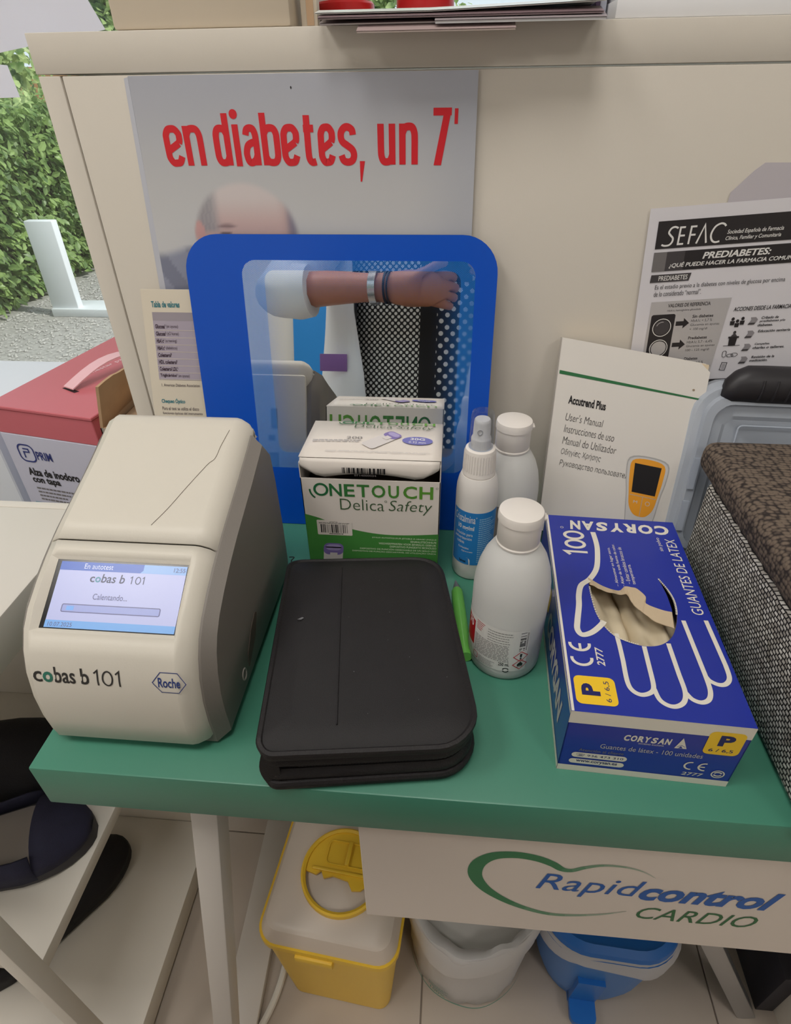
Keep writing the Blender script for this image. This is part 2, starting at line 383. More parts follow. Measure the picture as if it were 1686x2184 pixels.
# papers taped to the glass
m_pap = film('window_paper', (250, 248, 255), .9, .6)
def sheet(name, pts, fn, th, m):   # thin solid sheet from a polygon
    return prism(pts, 0, th, fn)+(m,)
o = mk('window_notice', [prism([(-.86, .475), (-.62, .508), (-.66, .60), (-.70, .70), (-.90, .70)], 0, .0006, lambda a, b, c: (a, .895-(b-.475)*.10+c, b))+(m_pap,)], smooth=0)
tag(o, 'large pale paper notice hanging on the glass, seen above the shelf unit', 'notice')
o = mk('window_notice', [prism([(-1.0, .40), (-.846, .402), (-.852, .456), (-1.0, .47)], 0, .0006, lambda a, b, c: (a, .905+c, b))+(m_pap,)], smooth=0)
tag(o, 'small pale blue paper notice on the glass at the left edge', 'notice')
# ------------------------------------------------------------------ window bench with the cartons
m_white = mat('white_laminate', (222, 216, 206), .45, noise=(6, .015), bump=(400, .02))
t = thing('window_bench', 'low white bench under the shop window, carrying the cartons', 'bench', (-.95, .55, FZ))
mk('seat_board', [rbox(-1.9, .16, -.33, -.31, .85, -.30, .003)+(m_white,)], t)
for x in (-1.85, -.37): mk('side_panel', [rbox(x, .18, FZ, x+.03, .83, -.33, .002)+(m_white,)], t)
# pink carton
yw = -.19
PB = thing('carton', 'pink carton with white front panel and carry handle on the window bench', 'box', (-.598, .20, -.30), yw)
m_pink = mat('pink_card', (204, 106, 116), .35, noise=(8, .03)); m_cardw = mat('lavender_card', (206, 206, 224), .4); m_dark = mat('slot_dark', (50, 26, 30), .8)
pw, pd, ph = .178, .315, .3436
mk('carton_body', [rbox(0, 0, 0, pw, pd, ph-.046, .001, 1)+(m_cardw,)], PB, local=True); mk('pink_band', [rbox(0, 0, ph-.0458, pw, pd, ph-.006, .001, 1)+(m_pink,)], PB, local=True)
mk('lid_panel', [rbox(-.002, -.002, ph-.005, pw+.002, pd+.002, ph, .001, 1)+(m_pink,)], PB, local=True)
fr = basis((0, 0, 0), (1, 0, 0), (0, 0, 1))
p = Print(fr, .0006)
NAVY = mat('ink_navy', (44, 54, 122), .5)
p.stroke(rr2(.022, .252, .050, .281, .009), .0024, NAVY, 1, True)
p.stroke([(.031, .258), (.031, .2685), (.041, .2685), (.041, .274), (.031, .274)], .0022, NAVY, 1)
p.text('PRIM', .053, .2575, .081, .272, NAVY, 1, .02)
p.text('Alza de inodoro', .024, .226, .118, .2405, K_, 1, .03); p.text('con tapa', .026, .2095, .078, .224, K_, 1, .03)
p.greek(.027, .178, .10, .206, 4, GR, 1, .4)
p.build('printed_front', PB, True)
SK = (206, 160, 140)
def primphoto(a, b):
    c = mixc((120, 170, 190), (180, 205, 210), (a-.01)/.1)
    d = math.hypot((a-.058)/.024, (b-.145)/.032)
    f = mixc((214, 150, 130), (196, 120, 100), abs(a-.058)*30)
    for ex in (.049, .067):
        if math.hypot((a-ex)/.006, (b-.150)/.003) < 1: f = (96, 60, 56)
    if abs(b-.131) < .0025 and abs(a-.058) < .010: f = (120, 50, 50)
    if b > .168: f = mixc(f, (225, 220, 215), .8)
    return mixc(f, c, sst(.92, 1.08, d))
painted('printed_photo', fr, .012, .02, .125, .174, 60, 80, primphoto, PB, attr_mat('photo_print', .4), True, .0009)
p = Print(basis((0, 0, ph), (1, 0, 0), (0, 1, 0)), .0004)
pm = basis((.075, .115, ph), (.18, 1, 0), (-1, .18, 0))
q = Print(pm, .0004); q.text('Bienestar para tu vida', 0, 0, .15, .012, mat('ink_pinkwhite', (246, 214, 220), .5), 0); q.build('printed_top', PB, True)
hp = [(.085+.05*k/10*1.0, .07+.16*k/10, ph+.003+.022*math.sin(math.pi*k/10)) for k in range(11)]
hv = []
for k, a in enumerate(hp): hv += [(a[0]-.011, a[1]+.003, a[2]), (a[0]+.011, a[1]-.003, a[2]), (a[0]+.011, a[1]-.003, a[2]+.0018), (a[0]-.011, a[1]+.003, a[2]+.0018)]
mk('carry_handle', [loft([hv[4*k:4*k+4] for k in range(11)])+(mat('pink_strap', (240, 190, 196), .4),)], PB, local=True)
for a, b in ((.085, .07), (.135, .23)): mk('handle_slot', [prism([(a-.016, b+.004), (a+.014, b-.006), (a+.018, b), (a-.012, b+.010)], ph-.001, ph+.0004)+(m_dark,)], PB, smooth=0, local=True)
# neighbouring white carton, cut by the left edge
o = thing('carton', 'white carton with a dark picture, left of the pink carton', 'box', (-.80, .2, -.30))
mk('carton_body', [rbox(-.98, .215, -.30, -.625, .50, -.012, .002, 1)+(mat('white_card', (232, 236, 244), .4),)], o)
p = Print(basis((-.98, .215, -.3), (1, 0, 0), (0, 0, 1))); p.poly([(.02, .02), (.29, .02), (.275, .16), (.25, .19), (.02, .19)], mat('ink_slate', (96, 96, 104), .5)); p.build('printed_front', o)
# torn brown carton between
m_kraft = mat('kraft_card', (190, 156, 122), .85, noise=(30, .08), bump=(120, .2)); m_kraftd = mat('kraft_edge', (150, 118, 88), .9)
o = thing('carton', 'open brown cardboard carton with torn flaps, beside the shelf unit', 'box', (-.345, .17, -.30))
bx0, bx1, by0, by1, bz = -.392, -.302, .135, .30, .045
mk('front_wall', [rbox(bx0, by0, -.30, bx1, by0+.004, bz)+(m_kraft,)], o, smooth=0)
mk('back_wall', [rbox(bx0, by1-.004, -.30, bx1, by1, bz)+(m_kraft,)], o, smooth=0)
mk('side_wall', [rbox(bx0, by0, -.30, bx0+.004, by1, bz)+(m_kraft,)], o, smooth=0); mk('side_wall', [rbox(bx1-.004, by0, -.30, bx1, by1, bz)+(m_kraft,)], o, smooth=0)
rg = random.Random(5); tf = [(bx0, by0, bz), (bx0, by1, bz)]
top = [(bx0+.018+.04*k/9+rg.uniform(-.002, .002), by0-.01+.11*k/9, bz+.062+.02*k/9+rg.uniform(-.004, .004)) for k in range(10)]
A = [(bx0, by0+(by1-by0)*.62*k/9, bz) for k in range(10)]
fl = loft([[A[k], (A[k][0]+.004, A[k][1], A[k][2]), (top[k][0]+.004, top[k][1], top[k][2]), top[k]] for k in range(10)])
mk('torn_flap', [fl+(m_kraft,)], o)
mk('inner_flap', [xf(rbox(bx0+.01, by0+.01, bz-.012, bx1-.004, by1-.02, bz-.009), lambda x, y, z: (x, y, z+(x-bx0)*.35))+(mat('kraft_light', (214, 188, 158), .85),)], o, smooth=0)
mk('packing_tape', [rbox(bx0+.002, by0-.0008, bz-.034, bx0+.05, by0-.0002, bz)+(film('tape_film', (220, 214, 204), .45, .15),)], o, smooth=0)
# ------------------------------------------------------------------ white display unit the table stands against
m_cab = mat('warm_white_board', (208, 201, 190), .5, noise=(4, .012), bump=(500, .03))
CB = thing('display_unit', 'off-white shelf unit back with thick top board and framed panel', 'cabinet', (.4, .19, FZ))
WY = .065
mk('top_board', [rbox(-.2945, WY, .4262, 1.3, .318, .4545, .0008, 2)+(m_cab,)], CB)
mk('side_board', [rbox(-.2934, WY, FZ, -.2735, .315, .4250, .0012, 2)+(m_cab,)], CB)
mk('back_panel', [rbox(-.2722, WY+.0005, FZ, 1.28, .080, .4250, .0012, 2)+(m_cab,)], CB)
mk('side_board', [rbox(1.2815, WY, FZ, 1.3, .315, .4250, .0012, 2)+(m_cab,)], CB)
# ------------------------------------------------------------------ green table
m_green = mat('green_lacquer', (70, 134, 112), .36, noise=(5, .02), bump=(350, .02))
TB = thing('table', 'green topped side table with white slanted legs', 'table', (.25, -.13, FZ))
TX0, TX1, TY0, TT = -.234, .78, -.3175, .049
mk('tabletop', [rbox(TX0, TY0, -TT, TX1, .060, 0, .0015, 2)+(m_green,)], TB)
m_leg = mat('white_leg', (206, 200, 194), .45); m_met = mat('brushed_steel', (186, 186, 188), .3, .8)
def bar(p0, p1, a, b, m, r=.002):
    p0, p1 = Vector(p0), Vector(p1); d = p1-p0; z = d.normalized(); x = Vector((1, 0, 0)); x = (x-z*x.dot(z)).normalized(); y = z.cross(x)
    M = Matrix((x, y, z)).transposed().to_4x4(); M.translation = p0
    return xm(rbox(-a/2, -b/2, 0, a/2, b/2, d.length, r), M)+(m,)
mk('leg', [bar((-.1165, -.284, -TT+.001), (-.1985, -.349, FZ), .024, .026, m_leg)], TB)
mk('leg', [bar((-.09, .03, -TT+.001), (-.19, .035, FZ), .026, .03, m_leg)], TB)
mk('leg', [bar((.62, .03, -TT+.001), (.70, .035, FZ), .026, .03, m_met)], TB)
mk('leg', [bar((.222, -.2, -TT+.001), (.563, -.2, FZ), .026, .026, m_met)], TB)
mk('foot_rail', [bar((-.214, .02, FZ+.008), (-.202, -.40, FZ+.008), .055, .016, m_leg)], TB)
SG = thing('hanging_sign', 'white sign board with a green heart logo hanging under the table edge', 'sign', (.3, -.314, -.22))
m_sign = mat('sign_board', (224, 212, 202), .5, noise=(5, .01))
mk('board', [rbox(.0145, -.3145, -.2165, .60, -.3105, -TT-.001, .0006, 1)+(m_sign,)], SG)
p = Print(basis((0, -.3145, 0), (1, 0, 0), (0, 0, 1)), .0002)
GRN = mat('ink_heart_green', (58, 124, 82), .5); BLU = mat('ink_sign_blue', (32, 92, 172), .5); GRD = mat('ink_sign_green', (44, 104, 60), .5)
PALE = [mat('ink_heart_%d' % k, mixc((58, 124, 82), (196, 192, 184), k/7), .5) for k in range(8)]
# heart swoosh: photo points turned into board coordinates
hp = [(.2496, -.0965), (.238, -.0875), (.224, -.0825), (.207, -.0825), (.1935, -.0885), (.1845, -.0950), (.1765, -.0945), (.168, -.0870), (.155, -.0800), (.138, -.0772), (.122, -.0815), (.1120, -.0930), (.1085, -.1080), (.1110, -.1240), (.1205, -.1420), (.137, -.1590), (.156, -.1715), (.178, -.1790), (.200, -.1770), (.222, -.1700), (.240, -.1600)]
hw = [.0006, .0016, .0026, .0034, .0046, .0054, .0066, .0080, .0092, .0102, .0112, .0120, .0120, .0110, .0096, .0078, .0062, .0052, .0042, .0028, .0008]
hs = catmull([a+(b,) for a, b in zip(hp, hw)], 5)
N = len(hs)
tone = []
for k in range(N-1):
    t_ = k/(N-1); tone.append(int(min(7, 7*max(0, 1-t_/.34) if t_ < .34 else (7*max(0, (t_-.72)/.28) if t_ > .72 else 0))))
k = 0
while k < N-1:
    e = k
    while e < N-1 and tone[e] == tone[k]: e += 1
    p.stroke([(c[0], c[1]) for c in hs[k:min(N, e+2)]], [c[2] for c in hs[k:min(N, e+2)]], PALE[tone[k]], 0); k = e
p.text('Rapid', .1600, -.1400, .2445, -.1035, BLU, 2, 0, .25); p.text('control', .2435, -.1360, .3505, -.1045, BLU, 2, .035, .25)
p.text('CARDIO', .2490, -.1712, .3460, -.1488, GRD, 2, .0, .25)
p.build('printed_logo', SG)
# ================================================================== on the back panel: poster, chart card, handouts
PO = thing('poster', 'large grey poster about diabetes with red headline and a grey-haired man', 'poster', (-.06, .062, .0))
m_board = mat('poster_board', (214, 214, 220), .35)
yb = .0635
poly = [(-.2345, .001), (.0915, .001), (.0851, .4242), (-.2109, .4242)]
fp = lambda a, b, c: (a, yb-c, b)
mk('poster_board', [prism(poly[::-1], 0, .0025, fp)+(m_board,)], PO, smooth=0)
mk('folded_wing', [prism([(-.2345, .001), (-.2115, .4235), (-.2152, .4225), (-.2440, .001)], 0, .0014, lambda a, b, c: (a, yb-.0005-c, b))+(mat('poster_wing', (196, 198, 208), .4),)], PO, smooth=0)
def poster_col(x, z):
    c = mixc((196, 196, 198), (176, 178, 188), sst(.33, .43, z))
    c = mixc(c, (206, 206, 208), sst(.36, .28, z)*.8)
    c = mixc(c, (172, 176, 188), sst(.02, .09, x)*.5)
    # jacket
    sh = .272+.012*math.sin((x+.22)*40)-max(0, (x+.150))*-.10
    if z < .29:
        j = (148, 152, 172) if (math.sin((x+z*.6)*150) > -.2) else (128, 132, 152)
        c = mixc(c, j, sst(.286+.010*sst(-.22, -.17, x), .276+.010*sst(-.22, -.17, x), z)*sst(-.090, -.12, x) if x < -.09 else 0)
    # head
    hx, hz = -.127, .296; d = math.hypot((x-hx)/(.0495), (z-hz)/.0475)
    skin = mixc((206, 178, 176), (214, 204, 204), sst(.305, .335, z)); skin = mixc(skin, (186, 158, 158), sst(.03, .05, abs(x-hx)))
    hair = (160, 158, 164) if math.sin(x*1500+z*260) > 0 else (150, 149, 156)
    f = skin
    f = mixc(f, hair, sst(-.148, -.160, x)*sst(.300, .306, z)*sst(.345, .335, z)*.85)
    f = mixc(f, (132, 128, 146), sst(-.090, -.081, x)*.9)
    f = mixc(f, (120, 100, 104), sst(1.0, .3, math.hypot((x+.1455)/.012, (z-.3075)/.0028))*.75)
    f = mixc(f, (84, 74, 86), sst(1.0, .4, math.hypot((x+.1475)/.0072, (z-.3012)/.0022))*.85)
    f = mixc(f, (190, 132, 132), sst(1.0, .5, math.hypot((x+.1722)/.004, (z-.298)/.011))*.7)
    c = mixc(f, c, sst(.93, 1.07, d))
    d2 = math.hypot((x+.1725)/.0052, (z-.300)/.013)
    return mixc((204, 160, 158), c, sst(.8, 1.1, d2))
pm2 = lambda a, b, h: ((-.2109+a*.2960)+(b-1)*(.0236)*(1-a)+(1-b)*.0064*a, yb-.0025-h, .001+b*.4232)
def pc2(a, b):
    q = pm2(a, b, 0); return poster_col(q[0], q[2])
painted('printed_picture', pm2, 0, 0, 1, 1, 150, 210, pc2, PO, attr_mat('poster_print', .35))
p = Print(basis((0, yb-.0025, 0), (1, 0, 0), (0, 0, 1)), .0004)
RED = mat('ink_red', (214, 40, 50), .4); PX = lambda q: -.1908+(q-349)*(.2554/612)
zb, xh = .3571, .0318
def letter(ch, x0, x1):
    w = .0056; a, b = x0+w/2, x1-w/2; X = lambda t: a+(b-a)*t; Z = lambda t: zb+w/2+(xh-w)*t
    def S(pts, sm=True, ww=w):
        q = [(X(u), Z(v)) for u, v in pts]; p.stroke(catmull(q, 5) if sm else q, ww, RED, 0)
    if ch == 'e': S([(.0, .36), (.45, .47), (.90, .585)]); S([(.90, .585), (.98, .66), (1, .75), (.97, .86), (.75, .98), (.5, 1), (.22, .97), (.03, .84), (0, .7), (0, .3), (.04, .14), (.25, .01), (.5, 0), (.78, .03), (.97, .2)])
    if ch in 'n': S([(0, -.08), (0, 1.08)], False); S([(0, .80), (.2, .96), (.5, 1), (.8, .97), (.97, .82), (1, .6), (1, .3), (1, -.08)])
    if ch == 'u': S([(1, -.08), (1, 1.08)], False); S([(1, .20), (.8, .04), (.5, 0), (.2, .03), (.03, .18), (0, .4), (0, .7), (0, 1.08)])
    if ch in 'db':
        g = (lambda t: t) if ch == 'd' else (lambda t: 1-t)
        S([(g(1), -.08), (g(1), 1.42)], False); S([(g(1), .82), (g(.8), .96), (g(.5), 1), (g(.2), .97), (g(.03), .84), (g(0), .65), (g(0), .35), (g(.03), .16), (g(.2), .03), (g(.5), 0), (g(.8), .04), (g(1), .18)])
    if ch == 'i': xm_ = (x0+x1)/2; p.rect(xm_-w/2, zb, xm_+w/2, zb+xh, RED); p.disc(xm_, zb+xh+.0075, .0036, .0036, RED)
    if ch == 'a': S([(.08, .80), (.2, .95), (.5, 1), (.8, .97), (.97, .82), (1, .6), (1, .3), (1, -.08)]); S([(1, .60), (.6, .58), (.2, .50), (.02, .34), (0, .2), (.15, .03), (.45, 0), (.8, .08), (1, .22)])
    if ch == 't': S([(.30, 1.34), (.30, .8), (.30, .3), (.36, .10), (.6, .0), (.98, .02)]); S([(-.05, .97), (.9, .97)], False)
    if ch == 's': S([(.97, .78), (.9, .92), (.6, 1), (.3, .98), (.05, .86), (.02, .70), (.15, .58), (.5, .48), (.88, .36), (1, .2), (.85, .05), (.5, 0), (.15, .05), (.0, .2)])
    if ch == ',': p.poly([(x0+.0004, zb-.0125), (x0+.0018, zb-.0125), (x1, zb+.0035), (x1-.0046, zb+.0035)], RED)
    if ch == '7': p.rect(x0, zb+.0365, x1, zb+.042, RED); p.poly([(x0+.001, zb), (x0+.0075, zb), (x1, zb+.042), (x1-.0058, zb+.042)], RED, 1)
for ch, a, b in (('e', 349, 391), ('n', 394, 436), ('d', 458, 495), ('i', 500, 517), ('a', 521, 557), ('b', 562, 602), ('e', 604, 644), ('t', 648, 684), ('e', 683, 720), ('s', 725, 765), (',', 769, 781), ('u', 809, 846), ('n', 854, 893), ('7', 924, 961)):
    letter(ch, PX(a), PX(b))
p.text('1', PX(967), .3875, PX(974), .3985, RED, 0)
p.disc(PX(636), .4145, .0006, .0010, K_)
p.build('printed_headline', PO)
# chart card
CH = thing('chart_card', 'cream reference chart card leaning between the panel edge and blue mirror', 'card', (-.2, .045, .0))
m_cream = mat('cream_card', (222, 212, 194), .5); fm = basis((-.2695, .0300, .0005), (1, 0, 0), (.099, .100, 1))
Wc, Hc = .098, .2515
mk('card', [prism([(0, 0), (Wc, 0), (Wc, Hc), (0, Hc)], -.0012, 0, fm)+(m_cream,)], CH, smooth=0)
p = Print(fm, .0002); TEAL = mat('ink_teal', (60, 128, 138), .5); MAU = mat('ink_mauve', (176, 166, 180), .5); MAUD = mat('ink_mauve_dark', (160, 152, 160), .5); PLUM = mat('ink_plum', (66, 48, 62), .5)
p.text('Tabla de valores', .0100, .2338, .0400, .2400, TEAL, 1, .03)
p.rect(.0100, .1570, .096, .2290, MAU, 0); p.rect(.0100, .2205, .096, .2290, MAUD, 1)
for k, (a, b) in enumerate((('Glucosa\u00b9', '(en ayunas)'), ('Glucosa\u00b9', '(\u00b12 horas)'), ('HbA1c\u00b9', '(screening)'), ('HbA1c\u00b9', '(diab\u00e9ticos)'), ('Colesterol\u00b9', ''), ('HDL colesterol\u00b9', ''), ('Colesterol LDL\u00b9', ''), ('Triglic\u00e9ridos\u00b9', '(en ayunas)'))):
    z = .2130-k*.00755; w = .0022*len(a)*.62
    p.text(a, .0118, z-.0006, .0118+w, z+.0038, PLUM, 2, .035)
    if b: p.text(b, .0130+w, z-.0008, .0130+w+.0125, z+.0036, PLUM, 2)
    p.rect(.0100, z-.0026, .096, z-.0022, m_cream, 2)
p.text('1. American Diabetes Association', .012, .1495, .055, .1528, PLUM, 1)
p.text('Chequeo \u00d3ptico', .0100, .1290, .0370, .1360, TEAL, 1, .03)
p.text('Para el test se utiliza el disco', .010, .1220, .052, .1260, PLUM, 1); p.text('funciones \u00f3pticas del instrumento', .010, .1160, .056, .1200, PLUM, 1); p.text('Para realizar un test de chequeo', .010, .1060, .054, .1105, PLUM, 1)
p.rrect(.011, .0860, .0215, .1010, .001, MAU, 1); p.rect(.0128, .0885, .0198, .0985, mat('ink_slateblue', (96, 100, 140), .5), 2)
p.ring(.030, .0935, .0050, .0062, .0008, GR, 1); p.ring(.030, .0935, .0022, .0028, .0008, GR, 1)
for k in range(3): p.text(f'{k+1}. Seleccione', .040, .0975-k*.0062, .060, .1012-k*.0062, PLUM, 1)
p.build('printed_chart', CH)
# grey handout behind, and the black and white prediabetes sheet
m_paper = mat('office_paper', (226, 223, 228), .6, noise=(7, .01)); m_paper2 = mat('office_paper_grey', (196, 190, 196), .6)
o = mk('handout_sheet', [prism([(.308, .12), (.52, .12), (.52, .357), (.3311, .3575), (.3245, .352), (.3095, .335)], 0, .0003, lambda a, b, c: (a, .0642-c, b))+(m_paper2,)], smooth=0)
tag(o, 'blank greyish paper with clipped corner, behind the prediabetes sheet', 'paper')
SF = thing('leaflet', 'black and white printed prediabetes leaflet on the panel', 'leaflet', (.35, .062, .03))
an = math.radians(4.4); ux = Vector((math.cos(an), 0, math.sin(an))); uz = Vector((-math.sin(an), 0, math.cos(an)))
o0 = Vector((.2444, .0632, .3223))-uz*.297
fm = basis(o0, ux, uz)
grid = [(.21*i/8, .297*j/10) for j in range(11) for i in range(9)]
curl = lambda a, b: .0009
fmc = lambda a, b, h: fm(a, b, h+curl(a, b))
V = [fmc(a, b, 0) for a, b in grid]+[fmc(a, b, -.0003) for a, b in grid]
F = [(j*9+i, j*9+i+1, (j+1)*9+i+1, (j+1)*9+i) for j in range(10) for i in range(8)]; F += [tuple(99+q for q in f[::-1]) for f in F]
mk('sheet', [(V, F, m_paper)], SF)
p = Print(fmc, .0004); BK = mat('toner_black', (44, 40, 42), .5); TG = mat('toner_grey', (150, 146, 150), .5); TD = mat('toner_dark', (72, 68, 70), .5)
Y0 = lambda t: .297-t
p.rect(.0085, Y0(.0345), .206, Y0(.0110), BK, 0, 10, 1)
# SEFAC with a barless A, drawn in strokes
sw = .0016; b0, b1 = Y0(.0320), Y0(.0165)
hh = b1-b0
p.stroke(catmull([(.0265, b1-.0012), (.0235, b1), (.0205, b1-.001), (.0188, b0+hh*.72), (.0205, b0+hh*.56), (.0228, b0+hh*.40), (.0228, b0+hh*.2), (.0205, b0+.0004), (.0165, b0), (.0138, b0+.0010)], 5), sw, WH, 1)
for xx in (.0285,):
    p.stroke([(xx+.0042, b1-.0008), (xx, b1-.0008), (xx-.0005, b0+.0006), (xx+.0042, b0+.0006)][:], sw, WH, 1); p.stroke([(xx, b0+hh*.5), (xx+.0045, b0+hh*.5)], sw, WH, 1)
p.stroke([(.0425, b1-.0008), (.0378, b1-.0008), (.0372, b0)], sw, WH, 1); p.stroke([(.0378, b0+hh*.5), (.0422, b0+hh*.5)], sw, WH, 1)
p.stroke([(.0440, b0), (.0492, b1), (.0525, b0)], sw, WH, 1)
p.stroke(catmull([(.0672, b1-.0024), (.0655, b1-.0006), (.0625, b1), (.0585, b1-.002), (.0562, b0+hh*.6), (.0558, b0+hh*.35), (.0575, b0+.0016), (.0605, b0), (.0640, b0+.0006)], 5), sw, WH, 1)
p.text('Sociedad Espa\u00f1ola de Farmacia', .0695, Y0(.0268), .117, Y0(.0222), WH, 1, .01, .2); p.text('Cl\u00ednica, Familiar y Comunitaria', .0690, Y0(.0320), .116, Y0(.0277), WH, 1, .01, .2)
p.rect(.0085, Y0(.0545), .206, Y0(.0375), BK, 0, 10, 1); p.rect(.0085, Y0(.0545), .036, Y0(.0375), TD, 1, 4, 1); p.rect(.0085, Y0(.0545), .020, Y0(.0375), GR, 2, 3, 1)
p.text('PREDIABETES:', .052, Y0(.0458), .111, Y0(.0398), WH, 3, .03, .2); p.text('\u00bfQU\u00c9 PUEDE HACER LA FARMACIA COMUNITARIA?', .0235, Y0(.0525), .150, Y0(.0470), WH, 3, .02, .2)
p.poly([(.0085, Y0(.0645)), (.0435, Y0(.0645)), (.0450, Y0(.0575)), (.0090, Y0(.0575))], TD, 0)
p.text('PREDIABETES', .0160, Y0(.0632), .0420, Y0(.0588), WH, 1, .01)
p.text('Es el estadio previo a la diabetes con niveles de glucosa por encima', .0140, Y0(.0722), .130, Y0(.0670), TD, 1); p.text('de lo considerado \u201cnormal\u201d.', .0140, Y0(.0778), .057, Y0(.0730), TD, 1)
p.poly([(.0120, Y0(.20)), (.078, Y0(.20)), (.086, Y0(.0830)), (.0130, Y0(.0830))], LGR, 0)
p.text('VALORES DE REFERENCIA', .0290, Y0(.0890), .0680, Y0(.0855), BK, 1, .02); p.text('HbA1c: hemoglobina glicosilada', .0290, Y0(.0935), .060, Y0(.0912), TD, 1)
p.rrect(.0150, Y0(.190), .0375, Y0(.0955), .002, BK, 1)
for k, cc in enumerate((BK, LGR, BK, LGR)):
    cz = Y0(.1085+k*.0210); p.disc(.0263, cz, .0088, .0090, WH, 2); p.disc(.0263, cz, .0081, .0083, BK, 3); p.disc(.0263, cz, .0072, .0073, TD if cc is BK else LGR, 4)
    p.ring(.0263, cz, .0054, .0056, .0006, LGR, 5, 80, 160, 8)
for k, (tt, a, b, c) in enumerate((('Sin diabetes', 'HbA1c < 5,7 %', 'Glucemia en ayunas', '< 100 mg/dl'), ('Prediabetes', 'HbA1c 5,7 - 6,4%', 'Glucemia en ayunas', '100 - 125 mg/dl'), ('Diabetes', 'HbA1c > 6,5 %', 'Glucemia en ayunas', '> 126 mg/dl'))):
    z = Y0(.0975+k*.0215); p.text(tt, .0535, z-.0030, .0535+.0016*len(tt), z, BK, 1, .02)
    for r_, s_ in enumerate((a, b, c)): p.text(s_, .0530, z-.0075-r_*.0042, .0530+.00150*len(s_), z-.0045-r_*.0042, TD, 1)
    p.poly([(.039, z-.010), (.046, z-.010), (.046, z-.013), (.0515, z-.0078), (.046, z-.0026), (.046, z-.0056), (.039, z-.0056)], BK, 1)
p.text('ACCIONES DESDE LA FARMACIA', .0905, Y0(.0965), .142, Y0(.0925), BK, 1, .015, .15)
ac = (('Cribado de', 'prediabetes y/o', 'diabetes.'), ('Educaci\u00f3n sanitaria',), ('Campa\u00f1as,', 'charlas o talleres.'), ('Revisi\u00f3n de la', 'medicaci\u00f3n.'), ('Registro',))
for k, ls in enumerate(ac):
    z = Y0(.1065+k*.0132)
    p.poly([(.1065, z-.0040), (.1125, z-.0040), (.1150, z+.0008), (.1128, z+.0032), (.1082, z+.0032), (.1092, z+.0008)], TG, 1); p.poly([(.1065, z-.0040), (.1125, z-.0040), (.1135, z-.0022), (.1075, z-.0022)], TD, 2)
    for r_, s_ in enumerate(ls): p.text(s_, .1180-.001*r_, z+.0010-r_*.0036, .1180-.001*r_+.00155*len(s_), z+.0036-r_*.0036, BK, 1, .02, .15)
z = Y0(.1050)
for dx, dz in ((-.0045, .001), (0, -.0012), (.0045, .0010)): p.disc(.0965+dx, z+dz, .0015, .0017, BK, 1, 12); p.poly([(.0965+dx-.0018, z+dz-.0060), (.0965+dx+.0018, z+dz-.0060), (.0965+dx+.0022, z+dz-.0020), (.0965+dx-.0022, z+dz-.0020)], BK, 1)
z = Y0(.1220); p.disc(.0965, z+.0045, .0014, .0017, TD, 1, 12); p.poly([(.0935, z+.0008), (.0995, z+.0008), (.0978, z+.0028), (.0952, z+.0028)], TD, 1); p.poly([(.0915, z-.0012), (.1015, z-.0012), (.1015, z+.0006), (.0915, z+.0006)], BK, 1); p.poly([(.0930, z-.0085), (.0995, z-.0085), (.1000, z-.0012), (.0925, z-.0012)], BK, 1); p.rect(.0885, z-.0090, .1040, z-.0085, BK, 1)
z = Y0(.1400); p.stroke(rr2(.0895, z-.0025, .0930, z+.0040, .0017), .0005, BK, 1, True); p.ring(.0970, z-.0010, .0030, .0016, .0005, BK, 1); p.ring(.1010, z-.0004, .0030, .0018, .0005, BK, 1)
z = Y0(.1500); p.stroke([(.0900, z-.006), (.0950, z-.0065), (.0960, z+.0015), (.0910, z+.002)], .0006, BK, 1, True)
for k in range(4): p.rect(.0915, z-.0045+k*.0014, .0945, z-.0041+k*.0014, BK, 1)
p.rect(.078, Y0(.171), .206, Y0(.1655), BK, 0, 6, 1); p.greek(.012, .02, .19, .09, 10, TG, 1)
p.build('printed_text', SF)
# ================================================================== mirror
LEAN = math.radians(10)
MR = thing('table_mirror', 'blue rimmed square mirror leaning against the poster', 'mirror', (-.038, 0.004, 0))
mx0, mx1, mh = -.189, .113, .306
fm = basis((0, 0.0, .0006), (1, 0, 0), (0, math.sin(LEAN), math.cos(LEAN)))
outer = rr2(mx0, 0, mx1, mh, (.022, .022, .034, .034), 9)
l1 = rr2(-.1335, .070, .0925, .2835, (.014, .014, .014, .014), 9); l2 = rr2(-.1115, .088, .0790, .2745, (.010,)*4, 9)
l3 = rr2(-.094, .102, .064, .254, (.008,)*4, 9); l4 = rr2(-.076, .118, .050, .238, (.006,)*4, 9)
m_back = mat('mirror_backing', (40, 44, 52), .5); m_blue = mat('mirror_blue_print', (0, 78, 190), .35, coat=.08)
n = len(outer)
mk('backing_board', [prism(outer, -.006, -.0018, fm)+(m_back,)], MR)
def ringm(A, B, h=0):
    return [fm(a, b, h) for a, b in A]+[fm(a, b, h) for a, b in B], [(i, (i+1) % n, n+(i+1) % n, n+i) for i in range(n)]
rimv, rimf = loft([[fm(a, b, -.0018) for a, b in outer], [fm(a, b, 0) for a, b in outer]], False, False)
mk('blue_border', [ringm(outer, l1)+(m_blue,), (rimv, rimf, m_blue)], MR, smooth=0)
